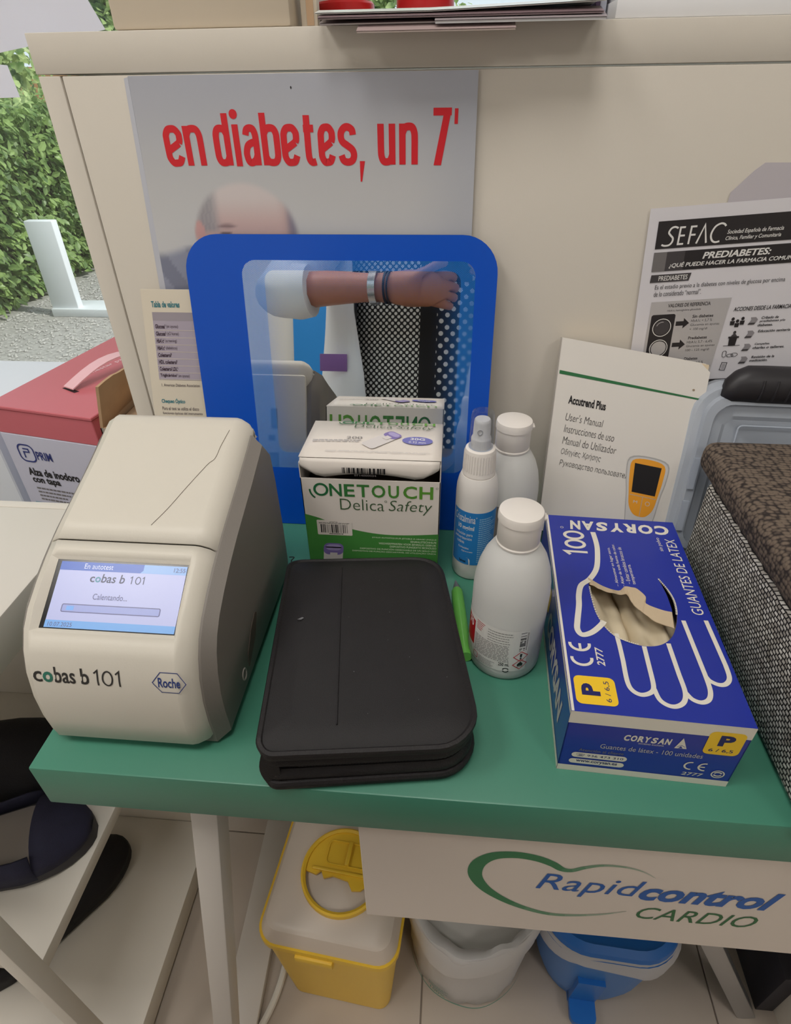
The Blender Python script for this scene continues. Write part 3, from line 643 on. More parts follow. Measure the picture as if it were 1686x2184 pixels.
def mirror_mat():
    m = bpy.data.materials.new('mirror_dots'); m.use_nodes = True; nt = m.node_tree; b = nt.nodes['Principled BSDF']
    b.inputs['Base Color'].default_value = (.86, .88, .88, 1); b.inputs['Metallic'].default_value = 1; b.inputs['Roughness'].default_value = .012
    d = nt.nodes.new('ShaderNodeBsdfPrincipled'); d.inputs['Base Color'].default_value = L3((40, 128, 222)); d.inputs['Roughness'].default_value = .25
    at = nt.nodes.new('ShaderNodeAttribute'); at.attribute_name = 'fade'
    tc = nt.nodes.new('ShaderNodeTexCoord'); mp = nt.nodes.new('ShaderNodeMapping'); mp.inputs['Rotation'].default_value = (0, math.radians(45), 0)
    mp.inputs['Scale'].default_value = (900, 0, 900)
    vo = nt.nodes.new('ShaderNodeTexVoronoi'); vo.inputs['Scale'].default_value = 1; vo.inputs['Randomness'].default_value = 0
    nt.links.new(tc.outputs['Object'], mp.inputs[0]); nt.links.new(mp.outputs[0], vo.inputs['Vector'])
    lt = nt.nodes.new('ShaderNodeMath'); lt.operation = 'LESS_THAN'; mu = nt.nodes.new('ShaderNodeMath'); mu.operation = 'MULTIPLY'; mu.inputs[1].default_value = .72
    nt.links.new(at.outputs['Fac'], mu.inputs[0]); nt.links.new(vo.outputs['Distance'], lt.inputs[0]); nt.links.new(mu.outputs[0], lt.inputs[1])
    ms = nt.nodes.new('ShaderNodeMixShader'); nt.links.new(lt.outputs[0], ms.inputs[0]); nt.links.new(b.outputs[0], ms.inputs[1]); nt.links.new(d.outputs[0], ms.inputs[2])
    nt.links.new(ms.outputs[0], nt.nodes['Material Output'].inputs[0]); return m
m_mir = mirror_mat()
def with_fade(o, vals):
    a = o.data.attributes.new('fade', 'FLOAT', 'POINT'); a.data.foreach_set('value', vals); return o
with_fade(mk('dotted_border', [ringm(l1, l2)+(m_mir,)], MR, smooth=0), [.60]*(2*n))
V = [fm(a, b, 0) for L in (l2, l3, l4) for a, b in L]; F = [(k*n+i, k*n+(i+1) % n, (k+1)*n+(i+1) % n, (k+1)*n+i) for k in range(2) for i in range(n)]+[tuple(range(2*n, 3*n))]
with_fade(mk('mirror_glass', [(V, F, m_mir)], MR, smooth=0), [.40]*n+[.16]*n+[0]*n)
# ================================================================== analyser
def one(P, x, y, h, m, l, w):          # a figure one with a flag and no foot
    P.stroke([(x-h*.20, y+h*.80), (x+h*.02, y+h), (x+h*.02, y)], w, m, l)
AN = thing('analyser', 'white and grey tabletop blood analyser with a lit touch screen', 'analyser', (-.1625, -.19, 0))
m_shell = mat('analyser_white', (212, 206, 194), .42, noise=(20, .01), bump=(700, .04)); m_gside = mat('analyser_grey', (124, 118, 112), .5, bump=(700, .05)); m_gdark = mat('analyser_dark_grey', (118, 112, 108), .5, bump=(700, .05))
AX0, AX1 = -.2315, -.0955
prof_k = [(-.288, .003), (-.2945, .010), (-.2960, .030), (-.2950, .052), (-.2905, .074), (-.2835, .091), (-.2745, .1045), (-.2620, .1155), (-.2440, .1260), (-.2265, .1345), (-.2147, .1395), (-.1985, .1458), (-.175, .1535), (-.145, .1632), (-.118, .1730), (-.103, .1790), (-.095, .1815), (-.088, .1805), (-.083, .1760), (-.0805, .168), (-.080, .150)]
def pnorm(P, i):
    a, b = P[max(0, i-1)], P[min(len(P)-1, i+1)]; d = Vector((b[0]-a[0], b[1]-a[1])).normalized(); return (-d.y, d.x)    # outwards to the front / top
NRM = [pnorm(prof_k, i) for i in range(len(prof_k))]
NRM = [(-abs(n[0]) if k < 16 else n[0], n[1]) for k, n in enumerate(NRM)]
iS1, iS0, iSplit = 9, 6, 10          # screen opening between profile rows 6 and 9, lid above row 10
# columns: (x offset from the edge, inward drop)
cw = [(0, .017), (.002, .010), (.006, .0045), (.012, .001), (.0165, 0)]
SX0, SX1 = -.2185, -.1115
cols = [(AX0+a, d) for a, d in cw]+[(SX0, 0)]+[((SX0+SX1)/2, 0)]+[(SX1, 0)]+[(AX1-a, d) for a, d in cw[::-1]]
cols.sort()
nc = len(cols); jS0, jS1 = [i for i, c in enumerate(cols) if abs(c[0]-SX0) < 1e-6][0], [i for i, c in enumerate(cols) if abs(c[0]-SX1) < 1e-6][0]
def shell_pt(i, j, ex=0):
    (y, z), nn, (x, d) = prof_k[i], NRM[i], cols[j]; k = ex-d
    return (x, y+nn[0]*k, z+nn[1]*k)
def shell(rows, skip=False):
    V = [shell_pt(i, j) for i in rows for j in range(nc)]; F = []
    for a in range(len(rows)-1):
        for j in range(nc-1):
            if skip and iS0 <= rows[a] < iS1 and jS0 <= j < jS1: continue
            F.append((a*nc+j, a*nc+j+1, (a+1)*nc+j+1, (a+1)*nc+j))
    return V, F
fs = shell(list(range(0, iSplit+1)), True)
o = mk('front_shell', [fs+(m_shell,)], AN, smooth=40)
md = o.modifiers.new('thick', 'SOLIDIFY'); md.thickness = .002; md.offset = -1
ls = shell(list(range(iSplit, len(prof_k)))); 
def lidpt(p):
    return p
lv = []
for k, (x, y, z) in enumerate(ls[0]):
    i = k//nc; lv.append((x, y+(.0011 if i == 0 else 0), z+(.0010 if i == 0 else .0004)))
o = mk('lid', [(lv, ls[1], m_shell)], AN, smooth=40); md = o.modifiers.new('thick', 'SOLIDIFY'); md.thickness = .0022; md.offset = -1
crk = Print(lambda a, b, h: (a, b, 0), 0)
# hairline crack across the lid
def lid_surface(x, y):
    for i in range(iSplit, len(prof_k)-4):
        a, b = prof_k[i], prof_k[i+1]
        if a[0] <= y <= b[0]:
            t = (y-a[0])/(b[0]-a[0]); return a[1]+(b[1]-a[1])*t
    return .18
ck = catmull([(-.1500, -.2000), (-.1420, -.1850), (-.1330, -.1640), (-.1230, -.1420), (-.1180, -.1350), (-.1165, -.1230), (-.1150, -.1150), (-.1130, -.1060)], 5)
mk('hairline_crack', [tube([(x, y, lid_surface(x, y)+.0006) for x, y in ck], .00022, 5)+(mat('crack_line', (120, 110, 98), .7),)], AN)
# grey side cheeks
off = lambda k, d: (prof_k[k][0]-NRM[k][0]*d, prof_k[k][1]-NRM[k][1]*d)
def cheek(sgn, xin, xmid, xout, m1, m2):
    idx = list(range(0, 16)); P0 = [off(k, .009) for k in idx]+[(-.082, .150), (-.078, .12), (-.076, .06), (-.077, .012), (-.082, .003)]
    P0[0] = (-.286, .003)
    c = (-.18, .08)
    sh = lambda P, f, ad=0: [(c[0]+(y-c[0])*f, c[1]+(z-c[1])*f) for y, z in P]
    low = lambda P: P
    rings = [[(xin, y, z) for y, z in P0], [(xmid, y, z) for y, z in P0], [(xout, y, max(.003, z)) for y, z in sh(P0, .93)]]
    if sgn < 0: rings = [r[::-1] for r in rings]
    v, f = loft(rings); n_ = len(P0)
    return v, f[:n_], f[n_:]
for sgn, a, b, c in ((1, AX1-.012, AX1-.001, AX1+.0085), (-1, AX0+.012, AX0+.002, AX0-.002)):
    v, f1, f2 = cheek(sgn, a, b, c, None, None)
    ck_o = mk('side_cheek', [(v, f1, m_gside), (v, f2, m_gside)], AN, smooth=50)
    if sgn > 0:
        m_sl = mat('side_slot', (84, 74, 66), .6)
        mk('side_slot', [prism([(-.224, .018), (-.200, .030), (-.188, .046), (-.192, .050), (-.206, .044), (-.222, .030)], AX1+.0055, AX1+.0090, lambda y, z, x: (x, y, z))+(m_sl,)], ck_o, smooth=0)
        mk('side_hole', [tube([(AX1+.0086, -.236+.0042*math.cos(t*.5236), .0225+.0055*math.sin(t*.5236)) for t in range(12)], .0007, 5, True)+(mat('pale_ring', (170, 164, 156), .5),)], ck_o)
# core body and back plate
mk('core_body', [prism([off(k, .0105) for k in range(0, len(prof_k)-1, 1)]+[(-.079, .006), (-.084, .002)], AX0+.008, AX1-.008, lambda y, z, x: (x, y, z))+(mat('analyser_core', (60, 58, 56), .6),)], AN, smooth=0)
bp = mk('back_plate', [rbox(AX0+.006, -.082, .004, AX1-.006, -.0745, .166, .004)+(m_shell,)], AN)
for r_ in range(2):
    for k in range(9):
        hh_ = .017*math.sqrt(max(.05, 1-((k-4)/4.6)**2)); zc = .036+r_*.02
        mk('vent_slot', [rbox(-.206+k*.0055, -.0748, zc-hh_/2-.004, -.2035+k*.0055, -.0741, zc+hh_/2)+(mat('vent_dark', (50, 56, 66), .7),)], bp, smooth=0)
for (a, b, c, d) in ((-.150, .045, -.138, .07), (-.150, .085, -.142, .092), (-.146, .10, -.138, .125)):
    mk('port', [rbox(a, -.0748, b, c, -.0738, d)+(mat('port_grey', (150, 150, 150), .6),)], bp, smooth=0)
# bezel and screen
A0 = (-.2278, .1319); B0 = (-.2714, .1047)                       # screen plane, top and bottom edge (y, z)
TLs, TRs, BLs, BRs = (-.2130, *A0), (-.1130, *A0), (-.2130, *B0), (-.1130, *B0)
hole = [shell_pt(iS1, jS0), shell_pt(iS1, jS1), shell_pt(8, jS1), shell_pt(7, jS1), shell_pt(iS0, jS1), shell_pt(iS0, jS0), shell_pt(7, jS0), shell_pt(8, jS0)]
mid = lambda p, q, t: tuple(a+(b-a)*t for a, b in zip(p, q))
inner = [TLs, TRs, mid(TRs, BRs, .34), mid(TRs, BRs, .70), BRs, BLs, mid(TLs, BLs, .70), mid(TLs, BLs, .34)]
mk('bezel', [(hole+inner, [(i, (i+1) % 8, 8+(i+1) % 8, 8+i) for i in range(8)], m_shell)], AN, smooth=20)
su = Vector((1, 0, 0)); sv = (Vector(TLs)-Vector(BLs)); SH = sv.length; SW = TRs[0]-TLs[0]
fm = basis(BLs, su, sv)
scr = mk('screen', [prism([(-.001, -.001), (SW+.001, -.001), (SW+.001, SH+.001), (-.001, SH+.001)], -.002, -.0002, fm)+(mat('screen_black', (16, 16, 20), .15),)], AN, smooth=0)
def lcd(name, rgb, e): return mat(name, rgb, .25, emit=e)
E1 = .22
p = Print(fm, .0001)
p.rect(.0035, .0008, SW-.0005, SH-.0015, lcd('lcd_pale', (176, 182, 224), E1), 0)
p.rect(.0035, SH-.0080, SW-.0005, SH-.0015, lcd('lcd_sky', (136, 172, 224), E1), 1); p.poly([(.0035, SH-.0080), (.065, SH-.0080), (.067, SH-.006), (.067, SH-.0015), (.0035, SH-.0015)], lcd('lcd_blue', (74, 104, 186), E1), 2)
p.rect(.0035, .0008, SW-.0005, .0062, lcd('lcd_sky2', (116, 166, 226), E1), 1)
LK = lcd('lcd_dark', (60, 66, 96), .1); LTX = lcd('lcd_text', (96, 98, 140), .2)
p.text('En autotest', .022, SH-.0066, .044, SH-.0026, lcd('lcd_white', (206, 214, 240), E1), 3); p.text('12:55', .090, SH-.0062, .0985, SH-.0030, LTX, 3)
p.text('c', .0285, .0350, .0320, .0392, LK, 2, .01); p.text('o', .0325, .0350, .0366, .0392, lcd('lcd_teal', (70, 130, 150), .3), 2, .02); p.text('bas b', .0371, .0350, .0548, .0415, LK, 2, .01, .1); one(p, .0600, .0350, .0055, LK, 2, .0006); p.ring(.0648, .03775, .0018, .0026, .0006, LK, 2); one(p, .0690, .0350, .0055, LK, 2, .0006)
p.text('Calentando...', .034, .0222, .060, .0266, LTX, 2)
p.stroke(rr2(.013, .0125, .086, .0180, .001), .0006, LTX, 2, True); p.rect(.0135, .0130, .0855, .0175, lcd('lcd_bar', (150, 160, 212), E1), 1); p.rect(.0165, .0137, .0220, .0168, lcd('lcd_bar2', (120, 168, 232), E1), 2)
p.text('10.07.2025', .006, .0018, .024, .0048, LTX, 2)
p.build('displayed_page', scr)
# badge lettering on the curved front
ys = [(q[0], q[1]) for q in prof_k[:iS0+1]]
acc = [0]
for a, b in zip(ys, ys[1:]): acc.append(acc[-1]+math.hypot(b[0]-a[0], b[1]-a[1]))
def front_map(x, s, h):
    for i in range(len(acc)-1):
        if s <= acc[i+1] or i == len(acc)-2:
            t = (s-acc[i])/(acc[i+1]-acc[i]); nn = NRM[i]; n2 = NRM[i+1]
            return (x, ys[i][0]+(ys[i+1][0]-ys[i][0])*t+(nn[0]*(1-t)+n2[0]*t)*h, ys[i][1]+(ys[i+1][1]-ys[i][1])*t+(nn[1]*(1-t)+n2[1]*t)*h)
s0 = .0705
p = Print(front_map, .0002); p.sub = .002; INK = mat('ink_badge', (46, 44, 42), .5); TG2 = mat('ink_badge_green', (40, 110, 92), .5); NB = mat('ink_badge_navy', (36, 56, 120), .5)
p.text('c', -.2170, s0, -.2105, s0+.0088, INK, 1, .015); p.text('o', -.2098, s0, -.2022, s0+.0088, TG2, 1, .03); p.text('bas', -.2012, s0, -.1855, s0+.0128, INK, 1, .015); p.text('b', -.1815, s0, -.1752, s0+.0128, INK, 1, .015)
one(p, -.1690, s0, .0120, INK, 1, .0012); p.ring(-.1614, s0+.0060, .0036, .0056, .0012, INK, 1); one(p, -.1530, s0, .0120, INK, 1, .0012)
p.build('printed_name', AN); p = Print(front_map, .0002); p.sub = .002
p.stroke([(-.1285, s0+.0055), (-.1225, s0-.0025), (-.1100, s0-.0025), (-.1040, s0+.0055), (-.1100, s0+.0135), (-.1225, s0+.0135)], .0006, NB, 1, True)
p.text('Roche', -.1245, s0+.0018, -.1082, s0+.0095, NB, 1, .02)
p.build('printed_maker_badge', AN)
# ================================================================== lancet box
OT = thing('lancet_box', 'white and green box of lancing devices with its front flap popped open', 'box', (.002, -.044, 0))
m_card = mat('white_carton', (226, 218, 210), .45, noise=(9, .01)); m_in = mat('box_inside', (70, 58, 50), .9); OG = mat('box_green', (70, 138, 64), .45)
bx0, bx1, by0, by1 = -.0627, .0674, -.0863, -.004
mk('carton_body', [rbox(bx0, by0, 0, bx1, by0+.0008, .1200)+(m_card,), rbox(bx0, by0, 0, bx0+.0008, by1, .1365)+(m_card,), rbox(bx1-.0008, by0, 0, bx1, by1, .1365)+(m_card,), rbox(bx0, by1-.0008, 0, bx1, by1, .1370)+(m_card,), rbox(bx0, by0, 0, bx1, by1, .001)+(m_card,), rbox(bx0+.002, by0+.003, .001, bx1-.002, by1-.002, .105)+(m_in,)], OT, smooth=0)
# top panel, slightly raised in front, and the tuck flap
V, F = [], []; nx = 14
for j, (yy, zz) in enumerate(((by1, .1370), (-.045, .1392), (by0+.003, .1412))):
    for i in range(nx+1):
        t = i/nx; V.append((bx0+(bx1-bx0)*t, yy, zz+(.0016*math.sin(math.pi*t) if j == 1 else 0)))
for j in range(2):
    for i in range(nx): F.append((j*(nx+1)+i+1, j*(nx+1)+i, (j+1)*(nx+1)+i, (j+1)*(nx+1)+i+1))
o = mk('top_panel', [(V, F, m_card)], OT, smooth=30); md = o.modifiers.new('t', 'SOLIDIFY'); md.thickness = .0007; md.offset = -1
V, F = [], []
for j in range(6):
    s = j/5
    for i in range(nx+1):
        t = i/nx; inset = .004*max(0, s-.55)/.45*1.5
        zz = .1410-.0190*s+(.0050*s*math.sin(math.pi*max(0, min(1, (t-.12)/.76))) if s > .3 else 0)+(.007*s*(max(0, .10-t)+max(0, t-.90))/.10)
        V.append((bx0+.0012+inset+(bx1-bx0-.0024-2*inset)*t, by0+.0015-.0022*math.sin(math.pi*s*.9)-.0012*s, zz))
for j in range(5):
    for i in range(nx): F.append((j*(nx+1)+i, (j+1)*(nx+1)+i, (j+1)*(nx+1)+i+1, j*(nx+1)+i+1))
o = mk('tuck_flap', [(V, F, m_card)], OT, smooth=40); md = o.modifiers.new('t', 'SOLIDIFY'); md.thickness = .0006; md.offset = -1
p = Print(basis((0, by0-.0024, 0), (1, 0, 0), (0, 0, 1)), .0012); p.barcode(-.022, .1290, .018, .1350, K_, 1, 36); p.text('0714000034', -.011, .1262, .009, .1282, GR, 1); p.build('flap_barcode', OT)
p = Print(basis((0, by0, 0), (1, 0, 0), (0, 0, 1)), .0002)
wave = [(bx0+.0002, .0790), (-.048, .0745), (-.030, .0665), (-.008, .0605), (.015, .0575), (.040, .0580), (bx1-.0002, .0605)]
p.poly([(bx0+.0002, .0005), (bx1-.0002, .0005)]+catmull(wave, 4)[::-1], OG, 0)
OGR = [mat('onetouch_green_%d' % k, mixc((36, 104, 62), (92, 150, 52), k/7), .45) for k in range(8)]
def onetouch(P, x0, y0, x1, y1, l=1):
    w = x1-x0; P.ring(x0+w*.085, y0+(y1-y0)*.5, w*.052, (y1-y0)*.44, w*.020, OGR[0], l)
    P.ring(x0+w*.085, y0+(y1-y0)*.48, w*.092, (y1-y0)*.80, w*.015, OGR[0], l, 178, 235, 8)
    xs = [.155, .26, .275, .365, .38, .485, .50, .615, .635, .725, .755, .87, .885, 1.0]
    for k, ch in enumerate('NETOUCH'): P.text(ch, x0+w*xs[2*k], y0, x0+w*xs[2*k+1]-w*.004, y1, OGR[min(7, k+1)], l, .02)
def delica(P, x0, y0, x1, y1, l=1):
    g = mat('ink_forest', (62, 92, 58), .5); w = x1-x0; d = (y1-y0)*.2
    P.text('Delica', x0, y0+d, x0+w*.48, y1, g, l, -.01); P.ring(x0+w*.50, y1-(y1-y0)*.1, w*.012, w*.012, w*.004, g, l, n=10); P.text('Safety', x0+w*.53, y0, x1, y1, g, l, -.01, .2)
onetouch(p, -.0540, .1010, .0615, .1150); p.ring(.0645, .1135, .001, .001, .0003, GR, 1, n=10)
delica(p, -.0270, .0825, .0605, .0985)
p.rrect(-.0515, .0545, -.0170, .0725, .0012, m_card, 2); p.barcode(-.0480, .0572, -.0205, .0675, K_, 3, 40, 9); p.text('LANCETAS', -.039, .0700, -.031, .0712, K_, 3); p.greek(-.0495, .0682, -.019, .0698, 2, K_, 3, .5, .1); p.greek(-.040, .0555, -.026, .0567, 1, K_, 3, .8, .1)
for k, s_ in enumerate(('STYLO AUTOPIQUEUR JETABLE \u00c0 USAGE UNIQUE', 'EINMALSTECHHILFE', 'WEGWERPPRIKPEN VOOR EENMALIG GEBRUIK', 'DISPOSITIVO PUNGIDITO MONOUSO', 'DISPOSITIVO DE PUNCI\u00d3N DESECHABLE DE UN SOLO USO', 'DISPOSITIVO DE PUN\u00c7\u00c3O DESCART\u00c1VEL DE UTILIZA\u00c7\u00c3O \u00daNICA')):
    w = .00158*len(s_); z = .0535-k*.00355; p.text(s_, .0655-w, z-.0012, .0655, z+.0012, mat('ink_palegreen', (214, 232, 200), .5), 1, .01)
PUR = mat('ink_purple', (128, 112, 176), .45); PURL = mat('ink_lilac', (170, 158, 206), .45); DEV = mat('ink_device', (216, 210, 208), .45)
def lancet(P, M, l=1):
    T = lambda pts: [M(a, b) for a, b in pts]
    P.poly(T(rr2(-.0105, -.030, .0105, .018, .005)), DEV, l); P.poly(T(rr2(-.0108, .004, .0108, .020, .006)), PUR, l+1); P.poly(T(rr2(-.0085, .010, .0085, .0185, .005)), PURL, l+2); P.poly(T([(-.0035, -.002), (.0045, -.002), (.0045, .007), (-.0035, .007)]), DEV, l+3)
lancet(p, lambda a, b: (-.0385+a*.93+b*.10, .0255+b*.93), 1)
p.text('200 x', .058, .008, .066, .0105, WH, 1)
p.build('printed_front', OT)
tf = lambda a, b, h: (a, b, .1370+(by1-b)*.0525+h+.0012*math.sin(math.pi*max(0, min(1, (by1-b)/.082)))*math.sin(math.pi*(a-bx0)/(bx1-bx0)))
p = Print(tf, .0012); onetouch(p, -.036, -.0125, .060, -.0062); delica(p, -.020, -.0235, .0585, -.0140)
p.text('200', -.024, -.0475, -.009, -.0425, GR, 1); p.greek(-.056, -.0545, -.009, -.0485, 2, LGR, 1, .5, .1); p.greek(-.04, -.0745, .058, -.071, 2, LGR, 1, .3, .1)
c_, s_ = math.cos(-.75), math.sin(-.75)
lancet(p, lambda a, b: (.013+(a*c_-b*s_)*.8, -.045+(a*s_+b*c_)*.8), 1)
p.disc(.044, -.0475, .0145, .0085, mat('ink_periwinkle', (112, 112, 186), .45), 1); p.text('30G', .037, -.0465, .051, -.0420, WH, 2, .02); p.text('0.32 mm', .036, -.0530, .052, -.0490, WH, 2)
p.build('printed_top', OT)
p = Print(basis((.0024, by1, 0), (-1, 0, 0), (0, 0, 1)), .0004); onetouch(p, -.0540, .1080, .0615, .1280); delica(p, -.0270, .088, .0605, .104); p.rect(-.0645, .001, .0645, .06, OG, 0); p.build('printed_back', OT)
p = Print(basis((bx1, by0, 0), (0, 1, 0), (0, 0, 1)), .0003)
for k in range(14): p.poly([(.004, .01+k*.008), (.078, .02+k*.008), (.078, .0218+k*.008), (.004, .0118+k*.008)], LGR, 0)
p.build('printed_side', OT)
# ================================================================== zipped case
m_nyl = mat('black_nylon', (29, 27, 29), .62, noise=(60, .12), bump=(1500, .25)); m_nyl2 = mat('black_nylon_panel', (34, 32, 34), .55, bump=(1500, .2)); m_bind = mat('black_binding', (30, 27, 29), .6, bump=(900, .3))
CS = thing('zip_case', 'black nylon zip case lying on the green table', 'case', (.0125, -.209, 0), math.radians(8.5))
cw2, cl = .150, .205
out = lambda d, r: [(a*(1-.42*b), b) for a, b in rr2(-cw2/2+d, -cl/2+d, cw2/2-d, cl/2-d, (.010, max(.004, .030-d), max(.004, .030-d), .014), 7)]
def zf(x, y, z):      # case swells on the spine side and sags in front towards the zip side
    u = (x+cw2/2)/cw2; return z*(1.0-.12*u)*(1-.10*max(0, abs(y)/(cl/2)-.82)**2/.0324)
def slab(d0, zlo, zhi, r):
    rings = []
    for d, z in ((d0+r, zlo), (d0+r*.3, zlo+r*.3), (d0, zlo+r), (d0, zhi-r), (d0+r*.3, zhi-r*.3), (d0+r, zhi)):
        rings.append([(a, b, zf(a, b, z)) for a, b in out(d, .02)])
    ins = [(a, b) for a, b in out(d0+.020, .02)]
    rings.append([(a, b, zf(a, b, zhi+.0012)) for a, b in ins])
    return loft(rings)
mk('bottom_cover', [slab(0, 0, .010, .003)+(m_nyl,)], CS, local=True)
top_c = mk('top_cover', [slab(0, .040, .050, .003)+(m_nyl,)], CS, local=True)
op = out(.0012, .02)
mk('binding', [tube([(a, b, zf(a, b, .0492)) for a, b in op], .0026, 6, True)+(m_bind,)], top_c, local=True)
mk('binding', [tube([(a, b, zf(a, b, .0098)) for a, b in op], .0026, 6, True)+(m_bind,)], CS, local=True)
mk('stitch_seam', [tube([((-cw2/2+.0525)*(1-.42*b), b, zf(-.022, b, .0514)) for b in (-cl/2+.0185, 0, cl/2-.0185)], .0008, 5)+(m_bind,)], top_c, local=True)
wall = lambda d, z0, z1: loft([[(a, b, zf(a, b, z0)) for a, b in out(d, .02)], [(a, b, zf(a, b, z1)) for a, b in out(d, .02)]], False, False)
mk('spine', [loft([[(-cw2/2*1.043+.004-.0045*math.sin(math.pi*k/8), -cl/2+.002, zf(-.07, 0, .004+.042*k/8)) for k in range(9)]+[(-cw2/2+.010, -cl/2+.002, .046), (-cw2/2+.010, -cl/2+.002, .004)], [(-cw2/2*.957+.004-.0045*math.sin(math.pi*k/8), cl/2-.004, zf(-.07, 0, .004+.042*k/8)) for k in range(9)]+[(-cw2/2+.010, cl/2-.004, .046), (-cw2/2+.010, cl/2-.004, .004)]])+(m_nyl,)], CS, local=True)
wl3 = lambda z0, z1: loft([[(a, b, zf(a, b, z0+(z1-z0)*t)) for a, b in out(d, .02)] for t, d in ((0, .0055), (.25, .0022), (.5, .0008), (.75, .0018), (1, .0045))], False, False)
mk('zip_tape', [wl3(.0085, .0235)+(m_bind,)], CS, local=True, smooth=60); mk('zip_tape', [wl3(.0275, .0415)+(m_bind,)], CS, local=True, smooth=60)
mk('inner_pages', [prism(out(.012, .02), .009, .036)+(mat('case_inner', (22, 20, 22), .8),)], CS, local=True)
for zz in (.0225, .0275): mk('zip_piping', [tube([(a, b, zf(a, b, zz)) for a, b in out(.0045, .02)], .0012, 5, True)+(m_bind,)], CS, local=True)
tp = [(a, b) for a, b in out(.0050, .02)]
V, F = [], []
tot = []
for k in range(len(tp)):
    a, b = Vector(tp[k]), Vector(tp[(k+1) % len(tp)]); d = (b-a).length; q = max(1, int(d/.0022))
    for s in range(q): tot.append(a+(b-a)*s/q)
for t_ in tot[::1]:
    if t_.x < -cw2/2+.022: continue
    v, f = rbox(t_.x-.0008, t_.y-.0008, zf(t_.x, 0, .0237), t_.x+.0008, t_.y+.0008, zf(t_.x, 0, .0263)); k = len(V); V += v; F += [tuple(i+k for i in q) for q in f]
mk('zip_teeth', [(V, F, mat('zip_teeth', (46, 44, 46), .35))], CS, smooth=0, local=True, kind='stuff')
mk('loose_thread', [tube(catmull([(-.066, .094, .046), (-.070, .099, .048), (-.067, .102, .050), (-.072, .104, .049)], 4), .0005, 4)+(m_bind,)], CS, local=True)
p = Print(lambda a, b, h: (a, b, zf(a, b, .0522)+h), .0006); LINT = mat('lint', (120, 120, 124), .9); rg = random.Random(8)
p.poly([(-.058, .018), (-.054, .0205), (-.0525, .0195), (-.055, .0175)], LINT)
for k in range(12):
    a, b = rg.uniform(-.02, .06), rg.uniform(-.08, .08); s = rg.uniform(.00012, .00032); p.disc(a, b, s, s*1.6, LINT, 0, 6)
p.build('lint_specks', CS, True)
# pen
a, b = Vector((.0862, -.0912, .0062)), Vector((.0955, -.1900, .0062)); d = (b-a).normalized(); L_ = (b-a).length
M = Matrix((Vector((d.y, -d.x, 0)), Vector((0, 0, 1)), d)).transposed().to_4x4(); M.translation = a
PN = thing('pen', 'green pen with grey pointed tip beside the black case', 'pen', (.0925, -.15, 0))
mk('barrel', [xm(lathe([(.0040, .013), (.0056, .0165), (.0059, .03), (.0059, L_)], n=20), M)+(mat('pen_green', (112, 190, 86), .35),)], PN)
mk('tip', [xm(lathe([(.0005, 0), (.0014, .003), (.0030, .009), (.0038, .0132)], n=16), M)+(mat('pen_grey', (112, 112, 120), .4),)], PN)
# ================================================================== bottles
def wrap(cx, cy, R, a0):          # u = arc length from angle a0 (turning left to right as seen from the front)
    return lambda u, v, h: (cx+(R+h)*math.cos(a0+u/R), cy+(R+h)*math.sin(a0+u/R), v)
m_pet = mat('white_plastic', (228, 224, 220), .28, sss=.1); m_cap = mat('cap_white', (232, 226, 220), .38)
SX, SY = .1025, -.0636
SP = thing('spray_bottle', 'white spray bottle with blue label and clear cap', 'spray bottle', (SX, SY, 0))
mk('bottle', [lathe([(.0165, 0), (.0192, .0015), (.0200, .005), (.0200, .098), (.0196, .106), (.0180, .114), (.0160, .119)], SX, SY, 40)+(m_pet,)], SP)
col = mk('pump_collar', [lathe([(.0148, .1185), (.0156, .120), (.0153, .122), (.0148, .124), (.0142, .143), (.0135, .1455), (.0120, .1465)], SX, SY, 36)+(m_cap,)], SP)
for k in range(36):
    a = k*math.pi/18; R = .0149; mk('rib', [tube([(SX+R*math.cos(a), SY+R*math.sin(a), .1245), (SX+(R-.0006)*math.cos(a), SY+(R-.0006)*math.sin(a), .1425)], .0004, 4)+(m_cap,)], col, smooth=0)
noz = mk('nozzle', [lathe([(.0090, .1455), (.0092, .155), (.0088, .1565), (.0078, .158), (.0076, .171), (.0072, .1735), (.0065, .1745)], SX, SY, 28)+(m_cap,)], SP)
mk('spray_hole', [tube([(SX-.002+.0022*math.cos(k*.628), SY-.0078, .1645+.0024*math.sin(k*.628)) for k in range(10)], .0004, 5, True)+(LGR,)], noz)
m_clear = thin_glass('clear_cap', (236, 240, 246))
mk('clear_cap', [lathe([(.0112, .1468), (.0108, .160), (.0102, .178), (.0094, .1812), (.0070, .1826), (.003, .1830)], SX, SY, 32)+(m_clear,)], SP)
a0 = math.atan2(-.545+.0636, .07-SX)-.72*1.0
p = Print(wrap(SX, SY, .0200, a0-.55), .0002); LB = mat('label_blue', (44, 128, 200), .35)
R = .02
p.rect(.0, .0405, .052, .0850, LB, 0, 30, 1); p.rect(.0, .0210, .052, .0405, LB, 0, 30, 1)
p.rrect(-.001, .0205, .0235, .0300, (.0005, .001, .004, .0005), m_pet, 1); p.text('Salvat', .0120, .0232, .0195, .0266, K_, 2, .02)
p.text('Cristalmina', .0030, .0728, .0262, .0815, WH, 1, .0); p.text('\u00ae', .0266, .079, .0278, .0805, WH, 1)
p.text('10 mg/ml', .0085, .0628, .0255, .0695, WH, 1, .02); p.text('soluci\u00f3n para', .0060, .0560, .0245, .0605, WH, 1); p.text('pulverizaci\u00f3n', .0045, .0510, .0240, .0553, WH, 1); p.text('cut\u00e1nea', .0080, .0466, .0165, .0503, WH, 1)
p.text('Clorhexidina', .0100, .0405, .0215, .0430, WH, 1); p.text('digluconato', .0140, .0362, .0255, .0386, WH, 1)
